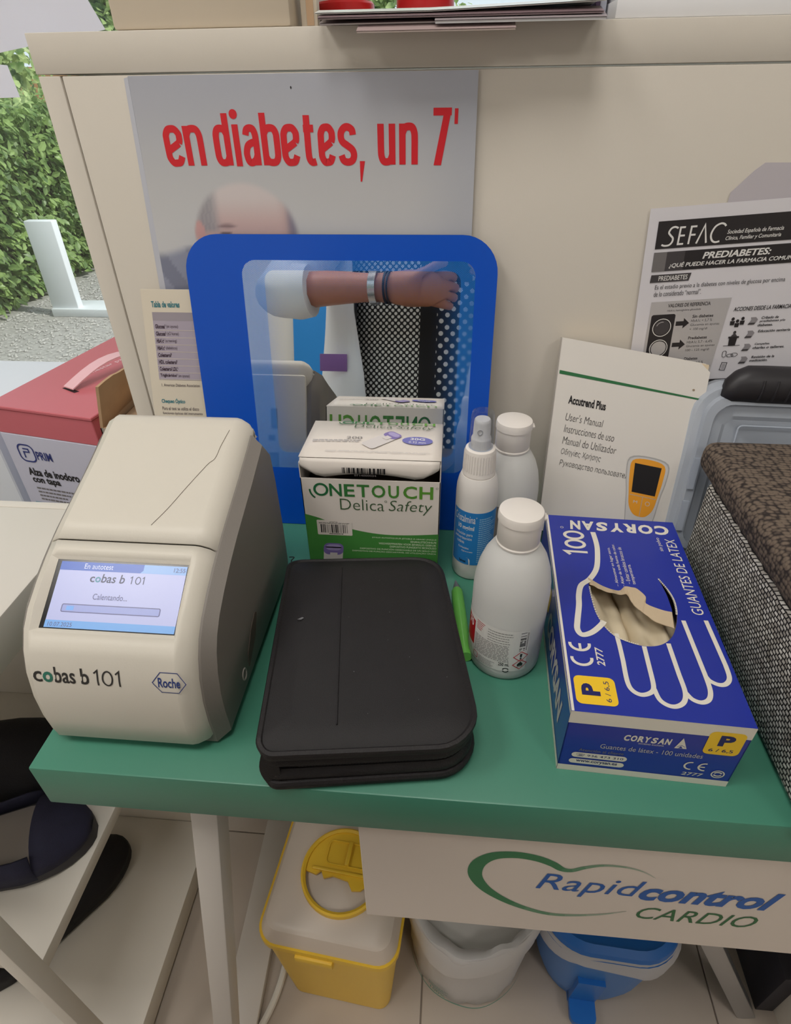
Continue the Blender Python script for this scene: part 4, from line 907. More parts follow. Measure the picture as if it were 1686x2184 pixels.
LBW = mat('ink_labelpale', (150, 194, 226), .5); p.greek(.0300, .0240, .0480, .0790, 22, LBW, 1, .45, .35, 5)
p.build('label', SP)
def alcohol(x, y, label):
    t = thing('alcohol_bottle', label, 'bottle', (x, y, 0), 0, 'alcohol bottles'); R = .0310
    mb = film('frosted_bottle', (236, 236, 234), .95, .35)
    mk('bottle', [lathe([(.0260, 0), (.0295, .0012), (.0308, .005), (R, .010), (R, .082), (.0303, .092), (.0282, .104), (.0245, .115), (.0200, .123), (.0160, .1275), (.0150, .1310)], x, y, 48)+(mb,)], t)
    mk('liquid', [lathe([(.0240, .002), (.0285, .004), (.0295, .012), (.0295, .060)], x, y, 32)+(mat('alcohol_fill', (226, 228, 226), .3),)], t)
    c = mk('cap', [lathe([(.0165, .1285), (.0168, .1300), (.0160, .1312), (.0165, .1320), (.0165, .1500), (.0172, .1505), (.0172, .1555), (.0165, .1578), (.0150, .1585)], x, y, 40)+(m_cap,)], t)
    mk('thumb_tab', [rbox(x+.0155, y-.004, .1515, x+.0190, y+.004, .1535, .0006)+(m_cap,)], c)
    return t, R
t, R = alcohol(.1289, -.1777, 'frosted alcohol bottle in front, with red and white label and hazard diamonds')
p = Print(wrap(.1289, -.1777, R, math.radians(180+7)), .0003); p.sub = .0015; LW = mat('label_white', (224, 222, 218), .4); LR = mat('label_red', (176, 26, 34), .4); CR = mat('ink_crimson', (196, 70, 76), .5)
p.rect(-.012, .0130, .061, .0610, LW, 0, 30, 1); p.rect(-.012, .0270, .0115, .0545, LR, 1, 12, 1); p.text('70', .001, .0455, .009, .0535, WH, 2, .02)
p.greek(.0140, .0490, .0240, .0595, 5, CR, 1, .4, .5, 3); p.greek(.0260, .0445, .0475, .0585, 5, GR, 1, .25, .2, 4); p.greek(.0130, .0240, .0465, .0440, 12, GR, 1, .4, .08, 6)
p.stroke(rr2(.0125, .0155, .0175, .0215, .001), .0005, CR, 1, True); p.greek(.019, .0140, .036, .0215, 5, GR, 1, .35, .3, 7); p.text('250 mL', .0375, .0195, .0465, .0235, K_, 1, .015)
for k in range(26):
    z = .0365+k*.00085
    if random.Random(k).random() < .62: p.rect(.0530, z, .0580, z+.0006, K_, 1)
p.greek(.0588, .0370, .0600, .058, 12, K_, 1, .5, .1, 8)
for z, ic in ((.0305, '!'), (.0210, 'f')):
    cx = .0555; p.stroke([(cx, z-.0058), (cx+.0062, z), (cx, z+.0058), (cx-.0062, z)], .0008, CR, 1, True)
    if ic == '!': p.poly([(cx-.0007, z-.001), (cx+.0007, z-.001), (cx+.0011, z+.0032), (cx-.0011, z+.0032)], K_, 1); p.disc(cx, z-.0024, .0009, .0009, K_, 1, 10)
    else: p.poly([(cx-.0022, z-.0020), (cx+.0022, z-.0020), (cx+.0026, z+.0002), (cx+.0014, z+.0016), (cx+.0006, z+.0032), (cx-.0012, z+.0022), (cx-.0026, z+.0002)], K_, 1); p.rect(cx-.0028, z-.0031, cx+.0028, z-.0026, K_, 1)
p.ring(.0440, .0145, .0024, .0024, .0010, K_, 1, 20, 170, 10); p.ring(.0440, .0145, .0024, .0024, .0010, K_, 1, 200, 350, 10)
p.build('label', t)
t, R = alcohol(.1345, -.0315, 'frosted alcohol bottle with grey label, standing behind the spray bottle')
p = Print(wrap(.1345, -.0315, R, math.radians(180+10)), .0003); LG2 = mat('label_grey', (138, 132, 128), .45); LSW = mat('label_swoosh', (212, 208, 204), .45)
p.rect(.0, .020, .075, .0780, LG2, 0, 36, 1)
p.stroke(catmull([(.036, .030), (.0385, .044), (.046, .056), (.0545, .0665), (.059, .0775)], 5), .0075, LSW, 1); p.rect(.0375, .0665, .052, .0740, LSW, 1, 6, 1)
q = wrap(.1345, -.0315, R, math.radians(190)); sl = Print(lambda a, b, h: q(.047+a*.88-b*.47, .044+a*.47+b*.88, h), .0005); sl.text('ALCOHOL 96', 0, 0, .024, .0040, WH, 2); p.p += sl.p
p.build('label', t)
# ================================================================== manual
MN = thing('manual', 'white softcover user manual with an orange meter on its cover, leaning back', 'booklet', (.245, -.02, 0))
TL, TR, BL = Vector((.1815, .045, .2105)), Vector((.3225, .028, .192)), Vector((.1750, -.016, .0185))
ux = (TR-TL); uy = (TL-BL); MW, MHt = ux.length, uy.length; un, vn = ux.normalized(), uy.normalized(); nn_ = un.cross(vn).normalized()
fm = lambda a, b, h=0: tuple(BL+un*a+vn*b+nn_*h); m_cov = mat('manual_cover', (224, 219, 212), .35); m_pages = mat('paper_edge', (214, 196, 168), .8)
mk('pages', [prism([(.001, .001), (MW-.002, .001), (MW-.002, MHt-.0004), (.001, MHt-.0004)], -.0160, -.0006, fm)+(m_pages,)], MN, smooth=0)
mk('front_cover', [prism([(0, 0), (MW, 0), (MW, MHt-.007), (MW-.010, MHt), (0, MHt)], -.0006, 0, fm)+(m_cov,)], MN, smooth=0)
mk('back_cover', [prism([(0, 0), (MW, 0), (MW, MHt), (0, MHt)], -.0168, -.0162, fm)+(m_cov,)], MN, smooth=0)
mk('spine', [prism([(-.0006, 0), (0, 0), (0, MHt), (-.0006, MHt)], -.0168, 0, fm)+(mat('manual_spine', (206, 200, 194), .4),)], MN, smooth=0)
p = Print(fm, .0003); MG = mat('ink_manual_green', (44, 110, 66), .45); H = MHt
p.poly([(.001, H-.0345), (MW-.0005, H-.0345), (MW-.0005, H-.0330), (.001, H-.0310)], MG)
p.text('Accutrend Plus', .0135, H-.062, .0510, H-.0535, K_, 1, .03)
INK2 = mat('ink_softblack', (74, 70, 70), .5)
for k, (s_, w) in enumerate((("User's Manual", .038), ('Instrucciones de uso', .051), ('Manual do Utilizador', .055), ('\u039f\u03b4\u03b7\u03b3\u03af\u03b5\u03c2 \u03a7\u03c1\u03ae\u03c3\u03b7\u03c2', .041), ('\u0420\u0443\u043a\u043e\u0432\u043e\u0434\u0441\u0442\u0432\u043e \u043f\u043e\u043b\u044c\u0437\u043e\u0432\u0430\u0442\u0435\u043b\u044f', .074))):
    z = H-.0790-k*.0122; p.text(s_, .0130, z, .0130+w, z+.0078, INK2, 1, -.012, .18)
OR = mat('ink_orange', (238, 162, 50), .4); CG = mat('ink_meter_grey', (206, 203, 200), .45); CG2 = mat('ink_meter_edge', (176, 174, 172), .45)
dx, dz = .1020, .0505
T = lambda pts: [(dx+a*1.0, dz+b) for a, b in pts]
body = catmull([(-.0195, .0480), (0, .0520), (.0195, .0480), (.0205, .030), (.0175, .012), (.0150, -.012), (.0115, -.0315), (0, -.0350), (-.0115, -.0315), (-.0150, -.012), (-.0175, .012), (-.0205, .030)], 4, True)
p.poly(T(body), CG2, 1); p.poly(T([(a*.95, b*.97) for a, b in body]), CG, 2)
ora = catmull([(-.0160, .0455), (0, .0490), (.0160, .0455), (.0170, .030), (.0148, .012), (.0125, -.002), (.0070, -.0105), (0, -.0125), (-.0070, -.0105), (-.0125, -.002), (-.0148, .012), (-.0170, .030)], 4, True)
p.poly(T(ora), OR, 3); p.poly(T([(-.0135, .0430), (.0135, .0430), (.0120, .0125), (-.0120, .0125)]), K_, 4)
p.stroke(T([(-.0135, .0095), (.0135, .0095)]), .0005, CG2, 4); p.stroke(T([(0, .0095), (0, -.012)]), .0005, CG2, 4); p.ring(dx+.006, dz+.003, .0022, .0022, .0005, CG, 4, n=14); p.text('M', dx-.0085, dz+.0012, dx-.0045, dz+.0042, CG, 4)
p.rrect(dx-.0065, dz-.0345, dx+.0065, dz-.0320, .001, K_, 3); p.rrect(dx-.0065, dz-.0390, dx+.0065, dz-.0375, .0006, GR, 1)
p.disc(MW-.012, H-.026, .0012, .0010, mat('ink_stain', (150, 132, 110), .8), 1)
p.build('printed_cover', MN)
# ================================================================== clear organiser box standing on edge
TBX = thing('organiser_box', 'clear plastic organiser box with black carry handle, standing upright', 'box', (.40, .0, 0))
fm = basis((.2960, -.0270, .004), (1, 0, -.02), (.085, .30, 1)); m_tub = film('clear_plastic', (212, 220, 232), .80, .2); m_tub2 = film('clear_plastic_thin', (196, 206, 220), .62, .2)
def tray(pts, z0, z1, m): return prism(pts, z0, z1, fm)+(m,)
TWd, THt = .24, .1830
steps = [(0, .010, 0, .004), (.006, .012, 0, .009), (.012, .018, 0, .005), (.020, .014, 0, .010), (.030, .012, 0, .006)]
o_ = [rr2(d, d*.6, TWd-d, THt-d, max(.006, .030-d*.6), 6) for d in (0, .004, .006, .012, .014, .022, .024, .034, .038)]
hs_ = [0, .002, .006, .006, .010, .010, .0035, .0035, .001]
rings = [[fm(a, b, -.010) for a, b in o_[0]]]+[[fm(a, b, h) for a, b in L] for L, h in zip(o_, hs_)]
mk('lid', [loft(rings, False, True)+(m_tub,)], TBX, smooth=30)
mk('tray', [loft([[fm(a, b, -.0105) for a, b in o_[2]], [fm(a, b, -.032) for a, b in o_[4]]], False, True)+(m_tub2,)], TBX, smooth=30)
mk('divider_edge', [tube([fm(a, b, .0042) for a, b in rr2(.050, .02, TWd-.050, .140, .004)], .0009, 6, True)+(m_tub,)], TBX)
for k in range(2): mk('hinge_rib', [prism([(.0135, .030+k*.045), (.0195, .030+k*.045), (.0195, .062+k*.045), (.0135, .062+k*.045)], .009, .0125, fm)+(m_tub,)], TBX, smooth=0)
m_blk = mat('black_rubber', (38, 36, 40), .45, bump=(120, .1))
hr = []
for k, (u, hw, hd, bz_) in enumerate(((.024, .003, .004, .172), (.027, .0105, .009, .1745), (.034, .0155, .012, .1775), (.044, .0180, .0135, .1800), (.060, .0185, .014, .1800), (.12, .0185, .014, .1800), (.20, .0185, .014, .1800), (.212, .013, .010, .1755), (.216, .003, .004, .172))):
    hr.append([fm(u, bz_+hw*math.sin(a), .004+hd*math.cos(a)) for a in [j*math.pi/9 for j in range(18)]])
hd_ = mk('handle', [loft(hr)+(m_blk,)], TBX, smooth=60)
for k in range(11): mk('grip_rib', [tube([fm(.056+k*.0125, .1800+.0178*math.sin(a), .0044+.0136*math.cos(a)) for a in (-.9, -.6, -.3, 0, .3)], .0011, 5)+(m_blk,)], hd_)
# ================================================================== woven box
WB = thing('woven_box', 'black and white woven box with brown knitted padded lid', 'box', (.44, -.22, 0))
def weave():
    m = bpy.data.materials.new('tweed_weave'); m.use_nodes = True; nt = m.node_tree; b = nt.nodes['Principled BSDF']; b.inputs['Roughness'].default_value = .85
    tc = nt.nodes.new('ShaderNodeTexCoord'); sp = nt.nodes.new('ShaderNodeSeparateXYZ'); ad = nt.nodes.new('ShaderNodeMath'); ad.operation = 'ADD'; cb = nt.nodes.new('ShaderNodeCombineXYZ')
    nt.links.new(tc.outputs['Object'], sp.inputs[0]); nt.links.new(sp.outputs[0], ad.inputs[0]); nt.links.new(sp.outputs[1], ad.inputs[1]); nt.links.new(ad.outputs[0], cb.inputs[0]); nt.links.new(sp.outputs[2], cb.inputs[1])
    nz = nt.nodes.new('ShaderNodeTexNoise'); nz.inputs['Scale'].default_value = 90; nt.links.new(tc.outputs['Object'], nz.inputs['Vector'])
    vm = nt.nodes.new('ShaderNodeVectorMath'); vm.operation = 'MULTIPLY_ADD'; vm.inputs[1].default_value = (.0030, .0030, 0); nt.links.new(nz.outputs['Color'], vm.inputs[0]); nt.links.new(cb.outputs[0], vm.inputs[2])
    br = nt.nodes.new('ShaderNodeTexBrick'); br.inputs['Scale'].default_value = 1; br.inputs['Brick Width'].default_value = .0048; br.inputs['Row Height'].default_value = .0034; br.inputs['Mortar Size'].default_value = .00078; br.inputs['Mortar Smooth'].default_value = .6
    br.inputs['Color1'].default_value = L3((236, 233, 226)); br.inputs['Color2'].default_value = L3((160, 154, 146)); br.inputs['Mortar'].default_value = L3((26, 22, 24)); br.offset = .5
    nt.links.new(vm.outputs[0], br.inputs['Vector']); nt.links.new(br.outputs['Color'], b.inputs['Base Color'])
    bp = nt.nodes.new('ShaderNodeBump'); bp.inputs['Strength'].default_value = .8; bp.inputs['Distance'].default_value = .001; bp.invert = True
    nt.links.new(br.outputs['Fac'], bp.inputs['Height']); nt.links.new(bp.outputs[0], b.inputs['Normal']); return m
def knit():
    m = bpy.data.materials.new('brown_knit'); m.use_nodes = True; nt = m.node_tree; b = nt.nodes['Principled BSDF']; b.inputs['Roughness'].default_value = .9
    tc = nt.nodes.new('ShaderNodeTexCoord'); vo = nt.nodes.new('ShaderNodeTexVoronoi'); mp = nt.nodes.new('ShaderNodeMapping'); mp.inputs['Scale'].default_value = (190, 260, 260); vo.inputs['Scale'].default_value = 1; vo.inputs['Randomness'].default_value = .55
    nt.links.new(tc.outputs['Object'], mp.inputs[0]); nt.links.new(mp.outputs[0], vo.inputs['Vector'])
    cr = nt.nodes.new('ShaderNodeValToRGB'); cr.color_ramp.elements[0].color = L3((112, 98, 86)); cr.color_ramp.elements[1].color = L3((44, 36, 34)); cr.color_ramp.elements[0].position = .42; cr.color_ramp.elements[1].position = .72
    nt.links.new(vo.outputs['Distance'], cr.inputs[0]); nt.links.new(cr.outputs[0], b.inputs['Base Color'])
    bp = nt.nodes.new('ShaderNodeBump'); bp.inputs['Strength'].default_value = .7; bp.inputs['Distance'].default_value = .0015; bp.invert = True
    nt.links.new(vo.outputs['Distance'], bp.inputs['Height']); nt.links.new(bp.outputs[0], b.inputs['Normal']); return m
mk('woven_body', [rbox(.3205, -.334, .001, .64, -.042, .1045, .006, 3)+(weave(),)], WB)
mk('padded_lid', [rbox(.3180, -.338, .1035, .645, -.012, .1345, .011, 4)+(knit(),)], WB)
# ================================================================== glove box
GB = thing('glove_box', 'blue and white cardboard box of latex gloves with a torn oval opening', 'box', (.1715, -.0588, 0), -.0402)
gW, gL, gH = .1196, .2276, .0695
m_gb = mat('glove_box_blue', (30, 48, 156), .3, coat=.15); m_gw = mat('glove_box_white', (226, 220, 208), .4); m_cardb = mat('grey_board', (196, 176, 148), .85, bump=(200, .3))
th = .0009
mk('side_walls', [rbox(0, -gL, 0, gW, -gL+th, gH-th)+(m_gb,), rbox(0, -th, 0, gW, 0, gH-th)+(m_gb,), rbox(0, -gL, 0, th, 0, gH-th)+(m_gb,), rbox(gW-th, -gL, 0, gW, 0, gH-th)+(m_gb,), rbox(0, -gL, 0, gW, 0, th)+(m_cardb,)], GB, smooth=0, local=True)
hole_k = [(28.9, -90.3), (28.2, -108.7), (30.0, -133.6), (37.7, -152.6), (50.1, -160.8), (63.2, -163.0), (75.2, -159.3), (85.0, -148.8), (92.4, -129.8), (94.9, -112.1), (92.7, -97.6), (87.3, -82.8)]
tear_k = [(87.3, -82.8), (90.0, -100.0), (90.5, -114.0), (89.4, -125.0), (81.9, -123.4), (75.0, -119.5), (71.1, -117.4), (72.4, -109.2), (67.3, -100.5), (59.0, -97.6), (51.6, -104.1), (45.0, -102.0), (39.7, -99.8), (28.9, -90.3)]
hl = [(a/1000, b/1000) for a, b in catmull(hole_k, 5)]+[(a/1000, b/1000) for a, b in catmull(tear_k, 4)[1:-1]]
# top panel with the hole: triangulated fill
bm = bmesh.new()
ov = [bm.verts.new((a, b, 0)) for a, b in ((0, -gL), (gW, -gL), (gW, 0), (0, 0))]; iv = [bm.verts.new((a, b, 0)) for a, b in hl]
ed = [bm.edges.new((q[i], q[(i+1) % len(q)])) for q in (ov, iv) for i in range(len(q))]
bmesh.ops.triangle_fill(bm, use_beauty=True, edges=ed); bm.verts.index_update(); bmesh.ops.recalc_face_normals(bm, faces=bm.faces)
V = [(v.co.x, v.co.y, gH) for v in bm.verts]; F = []
for f in bm.faces:
    q = [v.index for v in f.verts]; F.append(tuple(q) if f.normal.z > 0 else tuple(q[::-1]))
bm.free()
nv = len(V); V2 = V+[(a, b, gH-th) for a, b, _ in V]; F2 = [tuple(i+nv for i in f[::-1]) for f in F]
n4, nh = 4, len(hl)
side = [(4+i, 4+(i+1) % nh, nv+4+(i+1) % nh, nv+4+i) for i in range(nh)]; osd = [(i, (i+1) % 4, nv+(i+1) % 4, nv+i) for i in range(4)]
mk('top_panel', [(V2, F, m_gb), (V2, F2, m_cardb), (V2, side, m_cardb), (V2, osd, m_gw)], GB, smooth=0, local=True)
# torn lip: peeled grey board strip along the tear
lip = [(28.9, -90.3, 28.6, -94.5), (39.7, -99.8, 38.5, -101.8), (51.6, -104.1, 51.0, -106.0), (57.5, -98.5, 58.3, -105.3), (63.0, -99.0, 61.4, -116.0), (67.3, -100.5, 62.4, -119.4), (72.4, -109.2, 67.0, -125.0), (71.1, -117.4, 69.3, -128.3), (81.9, -123.4, 75.5, -134.5), (89.4, -125.0, 88.0, -140.6)]
A = catmull([(a/1000, b/1000, gH+.0008) for a, b, _, _ in lip], 4); rg = random.Random(2)
B = [(p_[0]+rg.uniform(-.0004, .0004), p_[1]+rg.uniform(-.0007, .0007), p_[2]) for p_ in catmull([(c/1000, d/1000, gH-.0018) for _, _, c, d in lip], 4)]
V = A+B; n_ = len(A); Fq = [(i, n_+i, n_+i+1, i+1) for i in range(n_-1)]
o = mk('torn_board_edge', [(V, Fq, m_cardb)], GB, smooth=0, local=True); md = o.modifiers.new('t', 'SOLIDIFY'); md.thickness = .0008; md.offset = 0
# perforation teeth
teeth = catmull(hole_k, 9)
V, F = [], []
for k in range(6, len(teeth)-2, 1):
    if 40 < k < 74: continue
    a = teeth[k]; c = (62, -122); d = Vector((c[0]-a[0], c[1]-a[1])).normalized(); tt = Vector((-d.y, d.x))
    P0 = Vector((a[0], a[1])); q = len(V)
    for w in (P0+tt*.75-d*.2, P0-tt*.75-d*.2, P0+d*1.3): V += [(w.x/1000, w.y/1000, gH+.0005), (w.x/1000, w.y/1000, gH-.0004)]
    F += [(q, q+2, q+4), (q+1, q+5, q+3), (q, q+4, q+5, q+1), (q+4, q+2, q+3, q+5)]
mk('perforation_teeth', [(V, F, m_gw)], GB, smooth=0, local=True, kind='stuff')
# crumpled gloves inside: two lobes with folds
m_lat = mat('latex', (214, 200, 172), .6, noise=(30, .05), sss=.1)
GV = thing('latex_gloves', 'cream latex gloves crumpled inside the blue glove box', 'gloves', (.1715, -.0588, 0), -.0402)
def glove(x0, x1, sl, ph, nm):
    V, F = [], []; nx, ny = 26, 40
    for j in range(ny+1):
        for i in range(nx+1):
            u, v = i/nx, j/ny; x = x0+(x1-x0)*u+.008*v*sl; y = -.205+.165*v
            z = .026+.026*math.sin(math.pi*min(1, max(0, u)))**.6*(.75+.25*math.sin(math.pi*v))
            z += .0030*math.sin(u*21+v*4+ph)+.0018*math.sin(u*9-v*13+ph*2)+.0012*math.sin(v*31+u*14)
            V.append((x, y, z))
    for j in range(ny):
        for i in range(nx): a = j*(nx+1)+i; F.append((a, a+1, a+nx+2, a+nx+1))
    mk(nm, [(V, F, m_lat)], GV, smooth=60, local=True)
glove(.006, .070, -.9, .3, 'glove_fold'); glove(.058, .115, -.5, 1.7, 'glove_fold')
mk('glove_pile', [rbox(.004, -.22, .002, .115, -.008, .027, .004)+(m_lat,)], GV, local=True)
# prints on the top
top = lambda a, b, h: (a/1000, b/1000, gH+h)
p = Print(top, .0002)
GW2 = m_gw
p.stroke(catmull([(41.7, -24.0), (42.6, -40), (41.7, -54.5), (37.8, -76.3), (30.1, -91.2), (22.0, -99.9), (18.6, -112), (17.2, -124.5), (14.0, -142), (12.9, -151.5), (16.0, -156.8), (23.7, -153.4), (31.5, -145.0), (34.5, -140.2)], 5), 4.6, GW2)
p.stroke([(41.9, -152.5), (42.3, -165)]+catmull([(42.3, -179.6), (41.9, -197.9), (44.0, -205.7), (49.6, -208.9), (56.4, -206.2), (59.4, -200.6), (60.0, -184.7)], 5)+[(60.4, -163.5)], 3.4, GW2)
p.stroke(catmull([(59.3, -202.6), (61.0, -211.5), (65.8, -215.8), (71.5, -215.9), (77.3, -211.4), (80.0, -202.7), (79.6, -188.0)], 5)+[(79.0, -158.5)], 3.4, GW2)
p.stroke(catmull([(80.2, -203.5), (83.4, -208.8), (89.0, -210.7), (94.6, -207.5), (97.6, -199.4), (97.9, -185.9)], 5)+[(96.3, -132.7)], 3.4, GW2)
p.stroke(catmull([(97.9, -187.0), (99.8, -191.1), (105.0, -193.9), (110.2, -192.6), (114.2, -186.7), (115.0, -175.4)], 5)+[(113.7, -130.7)], 3.4, GW2)
flip = lambda P: [(-a, -b) for a, b in P]
g = Print(lambda a, b, h: top(-a, -b, h), .0002)       # upside-down brand along the far edge
x = -112.5
for ch, w in zip('CORYSAN', (14.5, 14.5, 13, 13.5, 12.5, 12.5, 12)):
    g.text(ch, x, 7.2, x+w-1.3, 21.5, GW2, 0, .045, .12); x += w
g.ring(-13.6, 19.5, 1.3, 1.3, .4, GW2, 0, n=12); p.p += g.p
r = Print(lambda a, b, h: top(-b, a, h), .0002)         # texts that run up the long side
one(r, -55.5, -33.0, 19.4, GW2, 0, 3.0); r.ring(-43.8, -23.3, 5.4, 8.2, 3.0, GW2, 0); r.ring(-30.6, -23.3, 5.4, 8.2, 3.0, GW2, 0); r.text('GUANTES DE LATEX', -125, -114.5, -27.5, -105.6, GW2, 0, .0, .05); r.text('sin polvo', -46, -102.0, -26.4, -97.5, GW2, 0)
for k, (s_, e) in enumerate((('\u2013 Almacenar en lugar seco.', -46), ('\u2013 Alejar de toda fuente de calor.', -40.5), ('\u2013 Evitar cambios bruscos de', -44.5), ('   temperatura.', -68))): r.text(s_, -98+(4 if k > 1 else 0), -54.2-k*4.8, e, -50.9-k*4.8, GW2, 0)
r.ring(-180.5, -12.7, 6.2, 7.2, 2.3, GW2, 0, 80, 280, 14); r.ring(-166.5, -12.7, 6.2, 7.2, 2.3, GW2, 0, 80, 280, 14); r.rect(-172.5, -13.7, -166.0, -11.7, GW2, 1)
r.text('2777', -186.2, -28.9, -168.4, -23.2, GW2, 0, .02, .15)
YE = mat('label_yellow', (244, 200, 44), .4); DB = mat('ink_deepblue', (28, 32, 96), .45)
r.rrect(-221, -32.8, -196.8, -4.4, 4.2, YE, 0); r.text('P', -213.5, -21.6, -203.3, -8.9, DB, 1, .05); r.text('6 / 6,5', -218.0, -29.0, -200.2, -24.8, DB, 1)
p.p += r.p
p.rect(.3, -gL*1000+.2, 2.2, -.3, GW2, 0)
p.build('printed_top', GB, True)
f = Print(basis((0, -gL, 0), (1, 0, 0), (0, 0, 1)), .0002); mm = lambda *a: [q/1000 for q in a]
f.rect(*mm(0, 57.0, 119.6, 69.4), GW2, 0); f.rect(*mm(0, 0.2, 119.6, 7.0), GW2, 0)
x = 39.4
for ch in 'CORYSAN': f.text(ch, *mm(x, 42.8, x+4.15, 49.6), GW2, 1, .045, .12); x += 4.55
f.poly([(74.0/1000, .0400), (82.2/1000, .0402), (77.5/1000, .0520)], GW2, 1); f.poly([(76.5/1000, .0404), (79.5/1000, .0405), (77.9/1000, .0430)], m_gb, 2); f.stroke([(.0755, .0418), (.0780, .0440), (.0808, .0422)], .0004, m_gb, 2)
f.text('SOCIEDAD ANONIMA', *mm(50, 40.3, 67, 41.8), GW2, 1); f.text('Guantes de l\u00e1tex - 100 unidades', *mm(25.7, 31.0, 94.9, 36.2), LGR, 1)
f.text('Atenci\u00f3n al cliente', *mm(12, 25.2, 43, 28.6), GR, 1); f.rrect(*mm(7.8, 17.6, 46.4, 23.6), .003, GW2, 1); f.text('\u260e 936 473 310', *mm(11, 18.7, 44, 22.4), DB, 2, .01); f.rrect(*mm(7.0, 10.0, 45.8, 15.6), .0028, GW2, 1); f.text('www.corysan.es', *mm(12, 10.9, 41, 14.6), DB, 2, .02)
f.ring(.0900, .0212, .0042, .0042, .0013, GW2, 1, 80, 280, 12); f.ring(.0995, .0212, .0042, .0042, .0013, GW2, 1, 80, 280, 12); f.rect(.0958, .0206, .0995, .0218, GW2, 2); f.text('2777', *mm(86, 9.6, 100.7, 13.4), GW2, 1, .01, .15)
f.ring(.1100, .0145, .0042, .0042, .0009, GW2, 1); f.ring(.1100, .0145, .0026, .0022, .0012, GW2, 1, 20, 160, 8); f.ring(.1100, .0145, .0026, .0022, .0012, GW2, 1, 200, 340, 8)
f.rrect(*mm(92.5, 37.5, 116.0, 62.8), .0042, YE, 2); f.text('P', *mm(100, 47.5, 110, 59.2), DB, 3, .05); f.text('6 / 6,5', *mm(96, 40.2, 112, 44.2), DB, 3, .01)
f.build('printed_end', GB, True)
s = Print(basis((0, 0, 0), (0, -1, 0), (0, 0, 1)), .0002); s.rect(0, .066, gL, gH-.0002, GW2, 0); s.rect(0, .0002, gL, .007, GW2, 0); s.text('CORYSAN', .105, .020, .205, .046, LGR, 0, .045, .12); s.rrect(.075, .030, .098, .055, .004, YE, 0); s.text('P', .081, .036, .092, .050, DB, 1, .05); s.build('printed_side', GB, True)
# small white label box hidden behind the front bottle
o = thing('small_packet', 'small white packet with barcode between front bottle and glove box', 'packet', (.158, -.128, 0))
mk('packet', [rbox(.1515, -.1300, .0002, .1660, -.1200, .028, .0008)+(m_card,)], o); p = Print(basis((.1515, -.13, 0), (1, 0, 0), (0, 0, 1))); p.barcode(.0075, .004, .0135, .012, K_, 0, 16); p.build('printed_barcode', o)
# ================================================================== things on top of the display unit
ZT = .4545
o = thing('carton', 'plain beige carton standing on the display unit', 'box', (-.143, .15, ZT)); m_bei = mat('beige_card', (208, 195, 176), .6, noise=(6, .02))
mk('carton_body', [rbox(-.2195, .072, ZT+.0004, -.0685, .28, .66, .003)+(m_bei,)], o); mk('lid_skirt', [rbox(-.2215, .070, .56, -.0665, .282, .664, .003)+(m_bei,)], o)
o = thing('photo_frame', 'narrow beige framed panel standing beside the beige carton', 'frame', (-.058, .1, ZT))
mk('panel', [rbox(-.0640, .092, ZT+.0004, -.0500, .104, .62, .001)+(mat('cream_paint', (216, 204, 186), .5),)], o); mk('inset', [rbox(-.0590, .0912, ZT+.002, -.0530, .0922, .61)+(mat('tan_card', (196, 164, 132), .6),)], o, smooth=0)
mags = [(-.0095, .110, .0335, .24, .0000, .0010, (222, 206, 200), 'thin pale pink booklet at the bottom of the magazine pile'),
        (-.040, .165, .045, .25, .0018, .0010, (214, 206, 206), 'grey magazine second from the bottom of the pile'),
        (.050, .176, .036, .25, .0037, .0017, (206, 206, 208), 'thick white-spined magazine in the middle of the pile'),
        (-.040, .174, .040, .26, .0064, .0009, (150, 132, 136), 'dark magazine second from the top of the pile'),
        (-.043, .176, .046, .26, .0083, .0005, (232, 234, 230), 'white magazine lying on top of the pile')]
for k, (x0, x1, y0, y1, z0, h_, rgb, lab) in enumerate(mags):
    def bend(x, y, z, k=k):
        d = max(0, .068-y); return (x, y, z-6*d*d+(.0035*max(0, (x-.05)/.12) if k == 4 else 0))
    t = thing('magazine', lab, 'magazine', ((x0+x1)/2, .15, ZT), 0, 'magazines piled on the display unit')
    V, F = [], []; nx, ny = 10, 12
    def grid(zz): return [bend(x0+(x1-x0)*i/nx, y0+(y1-y0)*j/ny, zz) for j in range(ny+1) for i in range(nx+1)]
    a, b = ZT+.0003+z0, ZT+.0003+z0+h_; V = grid(a)+grid(b); q = (nx+1)*(ny+1)
    for j in range(ny):
        for i in range(nx): c = j*(nx+1)+i; F += [(c, c+nx+1, c+nx+2, c+1), (q+c, q+c+1, q+c+nx+2, q+c+nx+1)]
    for i in range(nx): F += [(i, i+1, q+i+1, q+i)]; c = ny*(nx+1)+i; F += [(c+1, c, q+c, q+c+1)]
    for j in range(ny): c = j*(nx+1); F += [(c+nx+1, c, q+c, q+c+nx+1)]; c += nx; F += [(c, c+nx+1, q+c+nx+1, q+c)]
    mk('pages', [(V, F, mat('magazine_%d' % k, rgb, .4, noise=(25, .05)))], t, smooth=30)
    cv = [bend(x0-.0004+(x1-x0+.0008)*i/nx, y0-.0006+(y1-y0)*j/ny, b+.0002) for j in range(ny+1) for i in range(nx+1)]; cv2 = [(x, y, z+.0003) for x, y, z in cv]
    FF = [(j*(nx+1)+i, j*(nx+1)+i+1, (j+1)*(nx+1)+i+1, (j+1)*(nx+1)+i) for j in range(ny) for i in range(nx)]
    mk('cover', [(cv+cv2, [f[::-1] for f in FF]+[tuple(i+len(cv) for i in f) for f in FF], mat('magazine_cover_%d' % k, mixc(rgb, (120, 90, 96), .35 if k < 4 else .05), .25))], t, smooth=30)
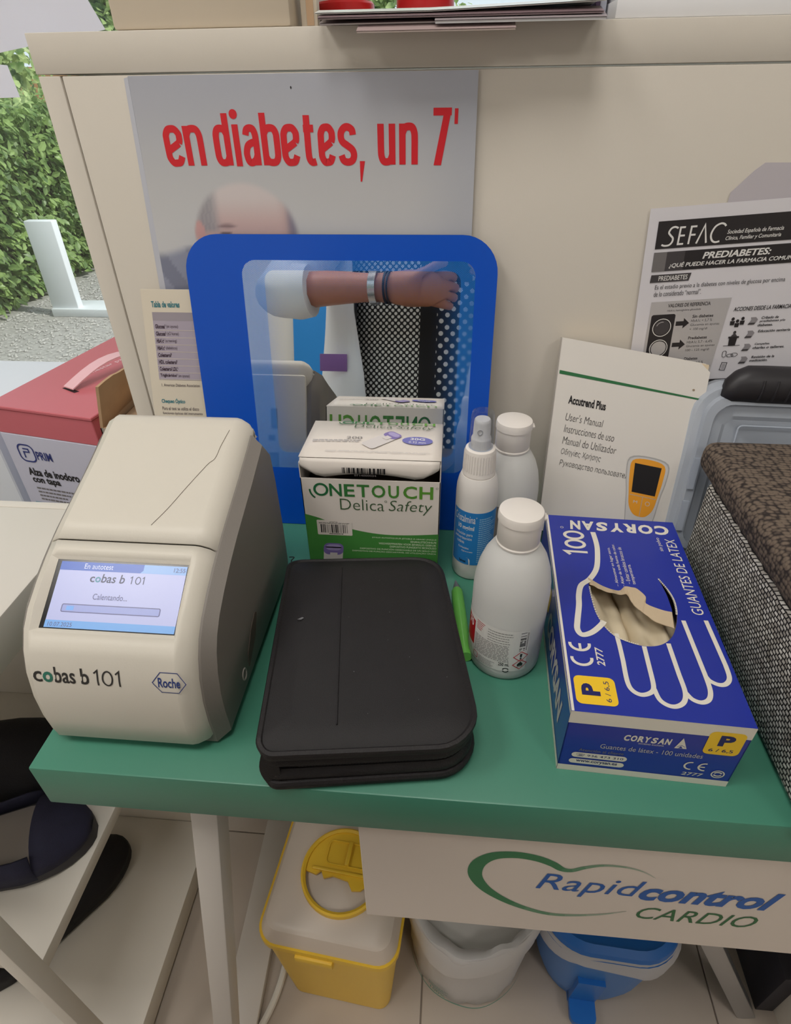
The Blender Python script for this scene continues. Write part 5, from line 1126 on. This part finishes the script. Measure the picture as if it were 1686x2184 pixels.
for x, lab in ((-.042, 'red lidded round pot on the display unit, left one'), (.0345, 'red lidded round pot on the display unit, right one')):
    t = thing('pot', lab, 'pot', (x, .2, ZT), 0, 'red lidded pots'); zz = 0 if x < 0 else .0022
    mk('pot', [lathe([(.0240, ZT+.0002), (.0250, ZT+.002), (.0255, ZT+.0150+zz)], x, .20, 32)+(mat('pot_white', (230, 226, 222), .35),)], t)
    mk('lid', [lathe([(.0270, ZT+.0150+zz), (.0276, ZT+.0165+zz), (.0274, ZT+.0235+zz), (.0255, ZT+.0255+zz), (.0215, ZT+.0258+zz)], x, .20, 40)+(mat('lid_red', (196, 34, 36), .3),)], t)
o = thing('tray', 'white tray box at the right end of the display unit', 'tray', (.35, .16, ZT))
mk('tray_base', [rbox(.1885, .0700, ZT+.0003, .62, .25, ZT+.0125, .001)+(mat('tray_white', (226, 226, 228), .4),)], o); mk('tray_lid', [rbox(.1900, .0715, ZT+.0130, .62, .25, ZT+.0600, .001)+(mat('tray_white', (226, 226, 228), .4),)], o)
o = thing('notebook', 'dark purple notebook standing between the magazines and white tray', 'notebook', (.181, .16, ZT))
mk('cover', [rbox(.1775, .10, ZT+.0003, .1812, .24, .60, .0005)+(mat('dark_purple', (74, 58, 82), .5),)], o); mk('pages', [rbox(.1814, .102, ZT+.0003, .1865, .238, .598, .0003)+(mat('blue_grey_pages', (186, 190, 206), .6),)], o)
# ================================================================== shoe rack
SR = thing('shoe_rack', 'white shoe rack with three boards left of the table', 'shelf', (-.67, -.18, FZ))
RX = -.3365
mk('shelf_board', [rbox(-1.05, -.352, -.031, RX, -.012, .017, .002)+(m_white,)], SR); mk('shelf_board', [rbox(-1.05, -.346, -.361, RX, -.012, -.341, .0015)+(m_white,)], SR); mk('shelf_board', [rbox(-1.05, -.43, -.745, RX, -.012, -.700, .002)+(m_white,)], SR)
mk('back_panel', [rbox(-1.05, -.012, FZ, RX, .0, .017, .001)+(m_white,)], SR)
mk('post', [rbox(-.3270, -.372, FZ, -.3080, -.354, .017, .002)+(m_white,)], SR); mk('post', [rbox(-1.05, -.372, FZ, -1.02, -.350, .017, .002)+(m_white,)], SR)
for z in (-.036, -.385): mk('rail', [rbox(-1.02, -.368, z-.03, -.331, -.354, z, .001)+(m_white,)], SR) if z > -.1 else None
def shoe(label, toe, heel, wd, z, col, sole, insole, hgt=.07, open_=.42):
    t = thing('shoe', label, 'shoe', ((toe[0]+heel[0])/2, (toe[1]+heel[1])/2, z), 0, 'shoes on the rack')
    a, b = Vector((toe[0], toe[1])), Vector((heel[0], heel[1])); d = (b-a); L = d.length; d.normalize(); s = Vector((-d.y, d.x))
    P = lambda u, v, h: (a.x+d.x*L*u+s.x*v, a.y+d.y*L*u+s.y*v, z+h)
    def wu(u):
        if u < .3: f = math.sqrt(max(0, 1-((.3-u)/.3)**2))
        elif u < .75: f = 1-.22*(u-.3)/.45
        else: f = .78*math.sqrt(max(0, 1-((u-.75)/.25)**2))
        return wd/2*f
    us = [0.004, .02, .05, .1, .16, .23, .3, .4, .5, .6, .7, .8, .88, .94, .98, .997]
    ol = [(u, wu(u)) for u in us]; loop = [(u, w) for u, w in ol]+[(u, -w) for u, w in ol[::-1]]
    mk('sole', [loft([[P(u, v*.94, 0.0005) for u, v in loop], [P(u, v*1.02, .006) for u, v in loop], [P(u, v*1.02, .020) for u, v in loop]])+(sole,)], t, smooth=50)
    mk('insole', [loft([[P(u*.93+.035, v*.90, .0195) for u, v in loop], [P(u*.92+.04, v*.87, .024) for u, v in loop]], False)+(insole,)], t, smooth=50)
    rings = []
    for u in [x for x in us if x <= open_+.12]:
        w = wu(u)*1.03; hh_ = hgt*(.55+.45*min(1, u/.35))*(math.sqrt(max(0, min(1, u/.12))) if u < .12 else 1)
        cut = max(0, (u-open_+.06)/.18); ring = []
        for k in range(15):
            q = math.pi*k/14; ring.append(P(u+(.10*cut*0), w*math.cos(q), .018+hh_*math.sin(q)**.8))
        rings.append(ring)
    u_ = mk('upper', [loft(rings, False, False, False)+(col,)], t, smooth=60); md = u_.modifiers.new('t', 'SOLIDIFY'); md.thickness = .003; md.offset = -1
    for sg in (1, -1):      # low quarters running back to the heel
        q = []
        for u in [x for x in us if x >= open_]:
            w = wu(u)*1.03; hh_ = hgt*(.75-.15*math.sin(math.pi*(u-open_)/(1-open_))); q.append([P(u, sg*w, .012), P(u, sg*w*1.01, .012+hh_*.6), P(u, sg*w*.88, .016+hh_)])
        qq = mk('quarter', [loft(q, False, False, False)+(col,)], t, smooth=60); md = qq.modifiers.new('t', 'SOLIDIFY'); md.thickness = .003; md.offset = -sg
    return t
m_navy = mat('navy_cloth', (40, 40, 62), .8, noise=(60, .15), bump=(900, .3)); m_nsole = mat('dark_grey_sole', (62, 60, 64), .7); m_ins = mat('grey_insole', (150, 142, 136), .8); m_blks = mat('black_cloth', (26, 24, 28), .75, noise=(40, .2), bump=(600, .3)); m_bsole = mat('black_sole', (30, 27, 27), .7)
shoe('navy slipper with grey insole on the middle rack board', (-.343, -.205), (-.575, -.290), .096, -.341, m_navy, m_nsole, m_ins, .050, .17)
shoe('black slipper behind the navy one on the middle rack board', (-.372, -.125), (-.60, -.165), .092, -.341, m_blks, m_bsole, m_ins, .088, .62)
shoe('dark shoe on the bottom rack board, mostly under the middle board', (-.474, -.060), (-.60, -.290), .100, -.700, m_blks, m_bsole, m_bsole, .045, .5)
o = thing('crumpled_bag', 'crumpled clear plastic bag at the foot of the shoe rack post', 'bag', (-.42, -.42, -.70)); rg = random.Random(14)
V, F = [], []; nx = 16
for j in range(11):
    ph = math.pi*j/10
    for i in range(nx):
        th_ = 2*math.pi*i/nx; r = .075*(1+rg.uniform(-.16, .16)); V.append((-.455+r*math.sin(ph)*math.cos(th_), -.40+r*.5*math.sin(ph)*math.sin(th_), -.62-.078*math.cos(ph)*(1 if j in (0, 10) else 1+rg.uniform(-.1, .1))))
for j in range(10):
    for i in range(nx): F.append((j*nx+i, j*nx+(i+1) % nx, (j+1)*nx+(i+1) % nx, (j+1)*nx+i))
mk('film', [(V, F, film('bag_film', (222, 220, 216), .5, .2))], o, smooth=20)
# ================================================================== under the table
m_yel = mat('yellow_plastic', (236, 192, 56), .4, noise=(8, .02))
SB = thing('sharps_bin', 'yellow sharps container with translucent lid under the table', 'bin', (-.052, -.165, FZ), math.radians(-5.5))
rrz = lambda w, d, r, z, dy=0: [(a, b+dy, z) for a, b in rr2(-w/2, -d/2, w/2, d/2, r, 6)]
mk('bin_body', [loft([rrz(.150, .150, .016, .0), rrz(.156, .156, .018, .004), rrz(.186, .188, .026, .228), rrz(.193, .196, .028, .232), rrz(.193, .196, .028, .243)], True, True)+(m_yel,)], SB, smooth=30, local=True)
mk('latch', [rbox(-.040, -.102, .214, .012, -.092, .232, .002)+(m_yel,)], SB, local=True)
m_lidt = mat('milky_lid', (206, 192, 178), .35, sss=.1)
mk('lid', [loft([rrz(.187, .190, .026, .2432), rrz(.183, .186, .024, .250), rrz(.170, .173, .020, .264), rrz(.160, .163, .018, .267)], False, True)+(m_lidt,)], SB, smooth=30, local=True)
pc = (.004, -.004); pt = mk('port_ring', [lathe([(.055, .2668), (.058, .268), (.058, .276), (.0555, .278), (.0520, .276), (.0515, .2685)], pc[0], pc[1], 44, False)+(m_yel,)], SB, local=True)
half = [(pc[0]+.0520*math.cos(a), pc[1]+.0520*math.sin(a)) for a in [math.radians(-8+196*k/20) for k in range(21)]]
mk('port_flap', [prism(half+[(pc[0]-.036, pc[1]-.010), (pc[0]-.030, pc[1]-.004), (pc[0]-.024, pc[1]-.013), (pc[0]-.012, pc[1]-.008), (pc[0]+.010, pc[1]-.011), (pc[0]+.018, pc[1]-.022), (pc[0]+.030, pc[1]-.020), (pc[0]+.036, pc[1]-.014)], .2695, .2735)+(m_yel,)], SB, smooth=20, local=True)
mk('flap_rim', [tube([(a, b, .2745) for a, b in rr2(pc[0]-.027, pc[1]+.006, pc[0]+.033, pc[1]+.038, .007)], .0014, 6, True)+(m_yel,)], pt, local=True)
mk('flap_rib', [rbox(pc[0]+.001, pc[1]+.006, .2735, pc[0]+.007, pc[1]+.038, .280, .001)+(m_yel,)], pt, local=True); mk('flap_bar', [rbox(pc[0]-.043, pc[1]-.005, .2735, pc[0]+.043, pc[1]-.001, .277, .001)+(m_yel,)], pt, local=True)
WBN = thing('waste_bin', 'small waste bin wrapped in a white plastic bag under the sign', 'bin', (.138, -.146, FZ)); bxc, byc = .138, -.146
mk('bin_body', [lathe([(.078, FZ+.0005), (.082, FZ+.004), (.092, FZ+.20), (.094, FZ+.205)], bxc, byc, 40)+(mat('bin_white', (210, 206, 202), .5),)], WBN)
m_bag = film('white_bag', (238, 236, 236), .88, .35); rg = random.Random(4); V, F = [], []; n = 72
prf = [(.083, .004), (.088, .012), (.0895, .05), (.092, .09), (.0955, .14), (.1005, .19), (.103, .230), (.103, .240), (.1005, .244), (.094, .243), (.086, .225), (.080, .16)]
amp = [rg.uniform(.2, 1) for _ in range(n)]
for j, (r, z) in enumerate(prf):
    for i in range(n):
        a = 2*math.pi*i/n; w = .0018*math.sin(a*17+z*30)*amp[i]+.0012*math.sin(a*9-z*60)+(.004*math.sin(a*3+1) if 6 <= j <= 9 else 0); V.append((bxc+(r+w)*math.cos(a), byc+(r+w)*math.sin(a), FZ+z+(.006*math.sin(a*4+.5)+.003*math.sin(a*9) if 6 <= j <= 9 else 0)))
for j in range(len(prf)-1):
    for i in range(n): F.append((j*n+i, j*n+(i+1) % n, (j+1)*n+(i+1) % n, (j+1)*n+i))
bg_o = mk('bin_bag', [(V, F, m_bag)], WBN, smooth=60)
# folded-over hem of the bag
V, F = [], []
for j, (r, z) in enumerate(((.1025, .241), (.1050, .230), (.1060, .212), (.1050, .194))):
    for i in range(n):
        a = 2*math.pi*i/n; dz = .012*math.sin(a*2+2.2)+.004*math.sin(a*7); V.append((bxc+(r+.004*math.sin(a*3+1)+.0012*math.sin(a*19))*math.cos(a), byc+(r+.004*math.sin(a*3+1))*math.sin(a), FZ+z+dz*(j/3)+.006*math.sin(a*4+.5)))
for j in range(3):
    for i in range(n): F.append((j*n+i, j*n+(i+1) % n, (j+1)*n+(i+1) % n, (j+1)*n+i))
mk('folded_hem', [(V, F, m_bag)], bg_o, smooth=60)
bagm = lambda u, v, h: (bxc+(.0905+h)*math.cos(u), byc+(.0905+h)*math.sin(u), FZ+v)
p = Print(bagm, .0025); TEB = mat('ink_bag_green', (74, 150, 130), .5); pts = [(math.radians(190+170*k/40), .018+.003*math.sin(k*.5)+.004*abs(k-20)/20) for k in range(41)]
for a, b in zip(pts, pts[1:]): p.poly([(a[0], a[1]-.0018), (b[0], b[1]-.0018), (b[0], b[1]+.0018), (a[0], a[1]+.0018)], TEB)
p.text('100%', math.radians(232), .025, math.radians(248), .034, TEB, 0); p.greek(math.radians(230), .038, math.radians(252), .052, 4, TEB, 0, .3, .3); p.build('printed_band', bg_o)
BB = thing('pedal_bin', 'blue lidded pedal bin with a white liner under the sign', 'bin', (.330, -.122, FZ), math.radians(-3))
m_bbl = mat('blue_plastic', (56, 118, 190), .4); m_bbd = mat('blue_plastic_dark', (30, 104, 186), .4)
rb = lambda w, d, r, z, dy=0: [(a, b+dy, z) for a, b in rr2(-w/2, -d/2, w/2, d/2, r, 8)]
mk('bin_body', [loft([rb(.120, .150, .050, .0005, -.004), rb(.138, .166, .058, .006, -.004), rb(.166, .188, .066, .06, -.002), rb(.192, .200, .064, .190), rb(.196, .204, .064, .198)], True, True)+(m_bbl,)], BB, smooth=40, local=True)
mk('lid', [loft([rb(.186, .198, .062, .203), rb(.192, .204, .064, .209), rb(.188, .200, .062, .217), rb(.170, .182, .056, .223), rb(.160, .172, .052, .220)], True, True)+(m_bbd,)], BB, smooth=35, local=True)
V, F = [], []; lp = rr2(-.099, -.104, .099, .102, .064, 10); n = len(lp); rg = random.Random(6); dr = [.012+.020*abs(math.sin(i*.35))*(1.2 if lp[i][0] > 0 else .5) for i in range(n)]
for i, (a, b) in enumerate(lp): V += [(a*.95, b*.95, .2025), (a*1.03, b*1.02, .199-dr[i]*.4), (a*1.02, b*1.01, .197-dr[i])]
for i in range(n): k = (i+1) % n; F += [(3*i, 3*k, 3*k+1, 3*i+1), (3*i+1, 3*k+1, 3*k+2, 3*i+2)]
mk('liner', [(V, F, film('liner_white', (228, 224, 222), .92, .4))], BB, smooth=60, local=True)
mk('pedal_arm', [loft([[(-.034, -.1050, .120), (.004, -.1050, .120), (.004, -.090, .120), (-.034, -.090, .120)], [(-.034, -.101, .06), (.004, -.101, .06), (.004, -.085, .06), (-.034, -.085, .06)], [(-.034, -.097, .016), (.004, -.097, .016), (.004, -.075, .016), (-.034, -.075, .016)]])+(m_bbd,)], BB, smooth=30, local=True)
mk('pedal', [prism(rr2(-.034, -.128, .004, -.085, (.010, .010, .003, .003)), .022, .034)+(m_bbd,)], BB, smooth=30, local=True)
o = mk('white_cable', [tube(catmull([(-.165, -.05, FZ+.006), (-.155, -.16, FZ+.006), (-.158, -.24, FZ+.006), (-.185, -.31, FZ+.006), (-.25, -.42, FZ+.006)], 8), .0055, 8)+(mat('cable_white', (224, 220, 212), .4),)], loc=(-.165, -.2, FZ)); tag(o, 'white cable on the floor beside the sharps container', 'cable')
o = mk('black_cable', [tube(catmull([(-.145, .045, -.10), (-.150, .04, -.30), (-.118, .03, -.45), (-.10, .03, -.60), (-.16, .03, FZ+.006)], 8), .004, 8)+(mat('cable_black', (26, 24, 26), .5),)], loc=(-.13, .035, FZ)); tag(o, 'black cable hanging behind the sharps container', 'cable')
o = thing('floor_box', 'white box with dark opening on the floor at lower right', 'box', (.78, -.15, FZ)); m_dk = mat('charcoal_panel', (52, 50, 58), .6)
mk('front_panel', [rbox(.607, -.30, FZ, .622, .0, -.44, .002)+(m_white,)], o); mk('side_panel', [rbox(.622, -.296, FZ, .90, -.281, -.44, .002)+(m_white,)], o); mk('inner_panel', [rbox(.622, -.01, FZ, .90, .0, -.44, .001)+(m_dk,)], o); mk('side_flap', [xf(rbox(.58, -.20, FZ+.0005, .606, .0, FZ+.13, .001), lambda x, y, z: (x, y, z))+(m_dk,)], o)
# ================================================================== photographer, seen in the mirror
m_skin = mat('skin', (182, 122, 92), .5, noise=(40, .05), sss=.1)
PR = thing('person', 'person in white coat over dotted black dress holding a phone', 'person', (0, -.78, FZ))
joints = {'pel': (0, -.80, .10, .115, .085), 'wai': (0, -.80, .26, .105, .075), 'che': (0, -.80, .43, .125, .085), 'nec': (0, -.80, .575, .05, .05), 'hd0': (0, -.79, .64, .052, .06), 'hd1': (0, -.78, .72, .072, .088), 'hd2': (0, -.785, .80, .062, .075),
  'shl': (-.165, -.80, .53, .05, .05), 'ell': (-.265, -.62, .300, .039, .039), 'fol': (-.17, -.585, .308, .036, .036), 'wrl': (-.055, -.565, .308, .026, .024), 'pal': (-.005, -.568, .306, .022, .035), 'kn': (.032, -.570, .306, .018, .036),
  'shr': (.165, -.80, .53, .05, .05), 'elr': (.285, -.66, .300, .039, .039), 'wrr': (.175, -.61, .345, .026, .024), 'par': (.140, -.600, .355, .016, .032), 'knr': (.124, -.596, .362, .012, .032),
  'hil': (-.085, -.80, .05, .085, .08), 'knl': (-.085, -.79, -.30, .055, .055), 'anl': (-.085, -.80, -.68, .036, .036), 'tol': (-.09, -.70, -.725, .03, .022), 'hir': (.085, -.80, .05, .085, .08), 'knr2': (.085, -.79, -.30, .055, .055), 'anr': (.085, -.80, -.68, .036, .036), 'tor': (.09, -.70, -.725, .03, .022)}
edges = [('pel', 'wai'), ('wai', 'che'), ('che', 'nec'), ('nec', 'hd0'), ('hd0', 'hd1'), ('hd1', 'hd2'), ('che', 'shl'), ('shl', 'ell'), ('ell', 'fol'), ('fol', 'wrl'), ('wrl', 'pal'), ('pal', 'kn'), ('che', 'shr'), ('shr', 'elr'), ('elr', 'wrr'), ('wrr', 'par'), ('par', 'knr'), ('pel', 'hil'), ('hil', 'knl'), ('knl', 'anl'), ('anl', 'tol'), ('pel', 'hir'), ('hir', 'knr2'), ('knr2', 'anr'), ('anr', 'tor')]
def fingers(root, base, dirs, names):
    for k, chain in enumerate(dirs):
        prev = root
        for q, (x, y, z, r) in enumerate(chain):
            nm = f'{names}{k}{q}'; joints[nm] = (x, y, z, r, r); edges.append((prev, nm)); prev = nm
fingers('kn', None, [[(.058, -.577, .333, .0105), (.076, -.592, .330, .0095), (.070, -.606, .326, .0085)], [(.062, -.576, .314, .0105), (.081, -.592, .311, .0095), (.074, -.607, .308, .0085)], [(.061, -.576, .296, .0100), (.079, -.592, .293, .0092), (.072, -.606, .291, .0082)], [(.056, -.577, .279, .0092), (.071, -.591, .277, .0085), (.065, -.603, .276, .0075)]], 'fl')
fingers('pal', None, [[(.016, -.560, .336, .0105), (.042, -.566, .350, .0095), (.062, -.575, .356, .008)]], 'tl')
fingers('knr', None, [[(.112, -.590, .382, .0085), (.104, -.598, .394, .007)], [(.110, -.592, .368, .0085), (.100, -.602, .376, .007)], [(.110, -.594, .354, .0082), (.101, -.604, .358, .0068)], [(.112, -.596, .341, .0075), (.104, -.604, .342, .0062)]], 'fr')
fingers('par', None, [[(.134, -.585, .385, .009), (.122, -.582, .398, .0075)]], 'tr')
nm = list(joints); inv = ROOT[PR.name]
me = bpy.data.meshes.new('body'); me.from_pydata([tuple(inv @ Vector(joints[k][:3])) for k in nm], [(nm.index(a), nm.index(b)) for a, b in edges], []); me.materials.append(m_skin)
body = bpy.data.objects.new('body', me); COL.objects.link(body); body.parent = PR
sk = body.modifiers.new('skin', 'SKIN'); sk.use_smooth_shade = True
lay = me.skin_vertices[0].data if len(me.skin_vertices) else None
if lay is None:
    bm = bmesh.new(); bm.from_mesh(me); bm.verts.layers.skin.verify(); bm.to_mesh(me); bm.free(); lay = me.skin_vertices[0].data
for k, v in zip(nm, lay): v.radius = joints[k][3:5]; v.use_root = (k == 'pel')
body.modifiers.new('sub', 'SUBSURF').levels = 1; body.modifiers['sub'].render_levels = 1
def dots():
    m = bpy.data.materials.new('dotted_dress'); m.use_nodes = True; nt = m.node_tree; b = nt.nodes['Principled BSDF']; b.inputs['Roughness'].default_value = .8
    tc = nt.nodes.new('ShaderNodeTexCoord'); sp = nt.nodes.new('ShaderNodeSeparateXYZ'); nt.links.new(tc.outputs['Object'], sp.inputs[0])
    def vor(scale, thr):
        mp = nt.nodes.new('ShaderNodeMapping'); mp.inputs['Scale'].default_value = (scale, 0, scale); mp.inputs['Rotation'].default_value = (0, math.radians(45), 0)
        vo = nt.nodes.new('ShaderNodeTexVoronoi'); vo.inputs['Scale'].default_value = 1; vo.inputs['Randomness'].default_value = 0
        lt = nt.nodes.new('ShaderNodeMath'); lt.operation = 'LESS_THAN'; lt.inputs[1].default_value = thr
        nt.links.new(tc.outputs['Object'], mp.inputs[0]); nt.links.new(mp.outputs[0], vo.inputs['Vector']); nt.links.new(vo.outputs['Distance'], lt.inputs[0]); return lt
    sm, bgd = vor(105, .36), vor(55, .27)
    def cmp(op, v):
        n = nt.nodes.new('ShaderNodeMath'); n.operation = op; n.inputs[1].default_value = v; nt.links.new(sp.outputs[0], n.inputs[0]); return n
    def mul(a, b_):
        n = nt.nodes.new('ShaderNodeMath'); n.operation = 'MULTIPLY'; nt.links.new(a.outputs[0], n.inputs[0]); nt.links.new(b_.outputs[0], n.inputs[1]); return n
    A = mul(sm, cmp('LESS_THAN', .006)); B = mul(bgd, cmp('GREATER_THAN', .042)); mx = nt.nodes.new('ShaderNodeMath'); mx.operation = 'MAXIMUM'; nt.links.new(A.outputs[0], mx.inputs[0]); nt.links.new(B.outputs[0], mx.inputs[1])
    c = nt.nodes.new('ShaderNodeMix'); c.data_type = 'RGBA'; c.inputs[6].default_value = L3((24, 22, 24)); c.inputs[7].default_value = L3((232, 230, 226)); nt.links.new(mx.outputs[0], c.inputs[0]); nt.links.new(c.outputs[2], b.inputs['Base Color']); return m
def ell(z, a, b, y=-.80, n=36, t0=0, t1=2*math.pi, closed=True):
    return [(a*math.cos(t0+(t1-t0)*k/(n if closed else n-1)), y+b*math.sin(t0+(t1-t0)*k/(n if closed else n-1)), z) for k in range(n)]
mk('dress', [loft([ell(-.42, .22, .17), ell(-.1, .19, .145), ell(.10, .165, .125), ell(.27, .145, .105), ell(.42, .160, .115), ell(.50, .150, .095), ell(.535, .10, .07)], False, False)+(dots(),)], PR, smooth=60)
m_coat = mat('white_coat', (232, 234, 240), .8, noise=(5, .02))
for sg in (-1, 1):
    rings = []
    for z, a, b, op in ((-.30, .265, .185, 30), (.0, .238, .165, 24), (.14, .226, .150, 30), (.27, .216, .132, 40), (.42, .210, .130, 44), (.52, .185, .105, 36), (.56, .10, .07, 30)):
        t0 = math.radians(-90-op-0) if sg < 0 else math.radians(-90+op); t1 = math.radians(-270) if sg < 0 else math.radians(90)
        rings.append([(a*math.cos(t0+(t1-t0)*k/17)*(1), -.80-b*math.sin(t0+(t1-t0)*k/17)*-1, z) for k in range(18)])
    rings = [[(x, -1.60-y, z) for x, y, z in r] for r in rings]
    o = mk('coat_half', [loft(rings, False, False, False)+(m_coat,)], PR, smooth=60); md = o.modifiers.new('t', 'SOLIDIFY'); md.thickness = .004; md.offset = 0
    S, E = Vector(joints['shl' if sg < 0 else 'shr'][:3]), Vector(joints['ell' if sg < 0 else 'elr'][:3])
    mk('sleeve', [tube([S+(E-S)*k/6 for k in range(6)]+([E+Vector((-.004, .012, -.002)), E+Vector((.03, .022, .001)), E+Vector((.058, .026, .003))] if sg < 0 else []), [.066, .068, .066, .062, .058, .056]+([.056, .054, .050] if sg < 0 else []), 18)+(m_coat,)], PR, smooth=60)
mk('pocket_trim', [rbox(-.212, -.688, .143, -.152, -.684, .180, .0008)+(mat('lilac_trim', (150, 110, 176), .8),)], PR)
mk('hair', [lathe([(.070, .64), (.090, .68), (.092, .74), (.082, .80), (.055, .835), (.01, .845)], 0, -.815, 24)+(mat('hair_brown', (74, 52, 40), .6),)], PR, smooth=60)
mk('face_nose', [rbox(-.010, -.70, .695, .010, -.682, .725, .006)+(m_skin,)], PR)
for sx in (-.028, .028): mk('eye', [lathe([(.002, .731), (.009, .734), (.009, .738), (.002, .741)], sx, -.704, 12)+(mat('eye_dark', (40, 34, 32), .3),)], PR)
mk('mouth', [rbox(-.020, -.708, .668, .020, -.698, .676, .003)+(mat('lips', (170, 90, 84), .5),)], PR)
W0, W1 = Vector(joints['fol'][:3]), Vector(joints['wrl'][:3]); ax = (W1-W0).normalized()
def band(c, r, w, m, nmx):
    u = ax.cross(Vector((0, 0, 1))).normalized(); v = ax.cross(u)
    rings = [[tuple(c+ax*q+u*rr*math.cos(2*math.pi*k/24)+v*rr*math.sin(2*math.pi*k/24)) for k in range(24)] for q, rr in ((-w/2, r), (-w/2, r+.003), (w/2, r+.003), (w/2, r))]
    rings.append(rings[0]); mk(nmx, [loft(rings, False, False)+(m,)], PR, smooth=30)
band(W1-ax*.022, .029, .014, mat('watch_steel', (196, 196, 198), .25, 1), 'watch_band'); band(W1+ax*.002, .0275, .004, mat('black_cord', (30, 28, 30), .6), 'bracelet'); band(W1+ax*.008, .027, .003, mat('black_cord', (30, 28, 30), .6), 'bracelet')
PH = thing('phone', 'black mobile phone held up by the photographer', 'phone', tuple(CAM-fw*.016-up*.05))
Mp = Matrix(((rt.x, up.x, -fw.x, 0), (rt.y, up.y, -fw.y, 0), (rt.z, up.z, -fw.z, 0), (0, 0, 0, 1))); Mp.translation = CAM-fw*.016
mk('phone_body', [xm(rbox(-.036, -.125, 0, .036, .022, .008, .003), Mp)+(mat('phone_black', (22, 22, 26), .2),)], PH)
mk('screen', [xm(rbox(-.033, -.121, .0079, .033, .018, .0084), Mp)+(mat('phone_screen', (60, 66, 80), .1),)], PH, smooth=0)
o = thing('display_board', 'bright blue display board against the far wall behind the photographer', 'board', (-.62, -3.55, FZ))
mk('panel_board', [rbox(-1.0, -3.59, FZ+.3, -.68, -3.56, .95, .003)+(mat('panel_blue', (40, 140, 220), .5),)], o); mk('panel_foot', [rbox(-.95, -3.59, FZ, -.73, -3.45, FZ+.3, .003)+(mat('panel_foot_grey', (150, 150, 155), .5),)], o)
